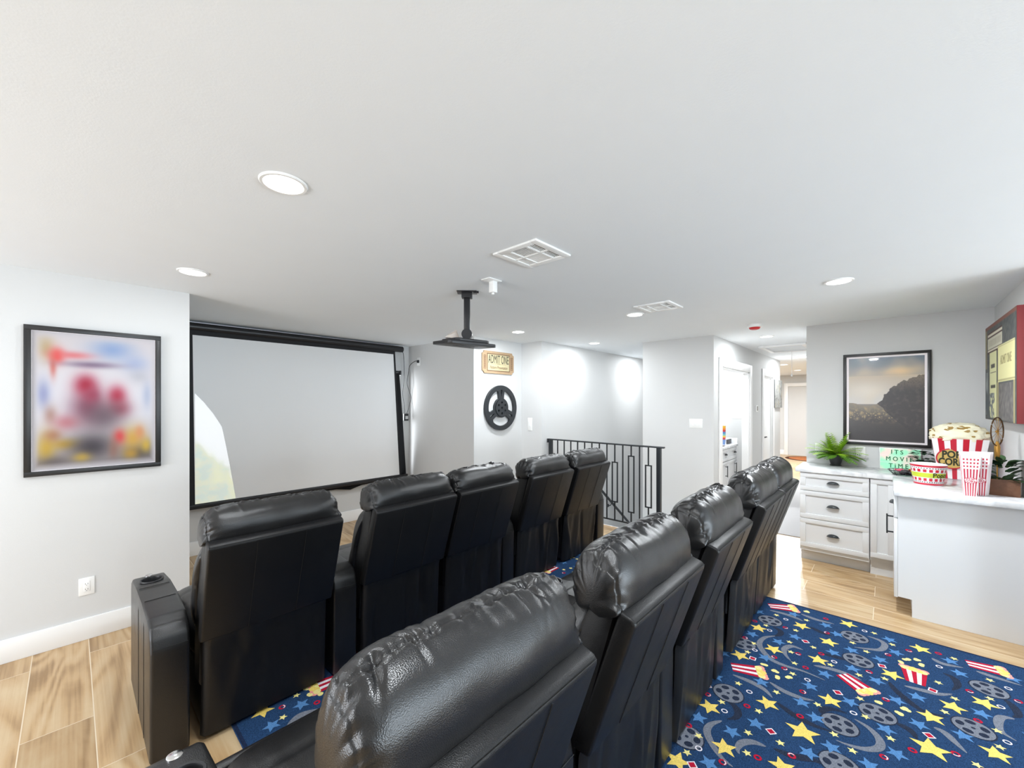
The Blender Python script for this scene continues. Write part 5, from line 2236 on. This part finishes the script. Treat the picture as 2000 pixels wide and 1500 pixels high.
# ------------------------------------------------------------------ pantry seen through the first hall door
t = thing('pantry_cabinet', 'white pantry base cabinet seen through the hall doorway', 'cabinet', (6.35, 1.80, 0))
bm = NB()
box(bm, 0, 0.98, 0.02, 0.62, 0.1, 0.9)
box(bm, 0.0, 0.98, 0.08, 0.62, 0, 0.1)
finish(bm, 'body', M['cabinet'], t, smooth=False)
for k in range(2):
    cx = 0.245 + 0.49 * k
    dr = shaker('drawer', t, cx, 0.80, 0.482, 0.18)
    dr.location = (0, 0.02, 0)
    cup_pull(dr, cx + .12, 0.81)
    do = shaker('door', t, cx, 0.405, 0.482, 0.59)
    do.location = (0, 0.02, 0)
    bar_pull(do, cx + (.1), 0.56, 0.17)
bm = NB()
box(bm, 6.33, 7.36, 1.785, 2.428, 0.9, 0.935, bev=0.003)
tag(finish(bm, 'pantry_worktop', M['marble']), 'white worktop on the pantry cabinet behind the hall doorway', 'worktop')
bm = NB()
box(bm, 7.345, 7.36, 1.80, 2.42, 0.935, 1.02, bev=0.002)
tag(finish(bm, 'backsplash', M['marble']), 'short white splash board standing on the pantry worktop', 'splash board')
CUPC = [rgb(236, 190, 60), rgb(238, 150, 60), rgb(206, 60, 70), rgb(96, 140, 200), rgb(120, 190, 190), rgb(240, 200, 90), rgb(214, 70, 90), rgb(130, 160, 214)]
for k in range(8):
    z = 0.94 + 0.03 * (7 - k)
    bm = NB()
    lathe(bm, [(0, 0), (0.03, 0), (0.04, 0.085), (0.037, 0.085), (0.028, 0.004), (0, 0.004)], 20)
    o = finish(bm, 'stacked_cup', mat('cup_colour_%s' % 'abcdefgh'[k], CUPC[k], .4))
    o.location = (6.90, 1.89, z)
    o.rotation_euler = (0, 0, 0)
    tag(o, ['yellow cup at the top of the pantry cup stack', 'orange cup next below the top of the pantry stack', 'red cup in the upper half of the pantry stack', 'blue cup below the red one in the pantry stack', 'turquoise cup in the middle of the pantry stack', 'pale yellow cup in the lower half of the pantry stack', 'red cup next to the bottom of the pantry stack', 'blue cup at the bottom of the pantry stack'][k], 'cup', 'stacked cups in the pantry')
t = thing('snack_plate', 'small plate of snacks on the pantry worktop', 'plate', (6.72, 1.905, 0.935))
bm = NB()
lathe(bm, [(0, 0), (0.07, 0), (0.10, 0.014), (0.10, 0.017), (0.07, 0.005), (0, 0.005)], 32)
finish(bm, 'dish', mat('plate_grey', rgb(150, 150, 152), .4), t)
bm = NB()
for k in range(7):
    bmesh.ops.create_icosphere(bm, subdivisions=2, radius=0.02, matrix=Matrix.Translation((0.04 * math.cos(k * .9), 0.04 * math.sin(k * .9), 0.02)))
finish(bm, 'snacks', mat('snack_brown', rgb(206, 168, 110), .6), t)['kind'] = 'stuff'
t = thing('photo_block', 'small dark picture block leaning on the pantry worktop', 'picture', (7.20, 1.885, 0.935))
bm = NB()
box(bm, -0.12, 0.12, -0.008, 0.008, 0, 0.075, bev=0.002)
o = finish(bm, 'frame', mat('block_dark', rgb(70, 70, 74), .5, var=.4, vscale=30), t)
plate('light_switch', 'white switch plate on the pantry wall above the worktop', 'light switch', (8.02, 1.985, 1.37), -PI / 2, 0.165, 0.115, 'switch', 3)
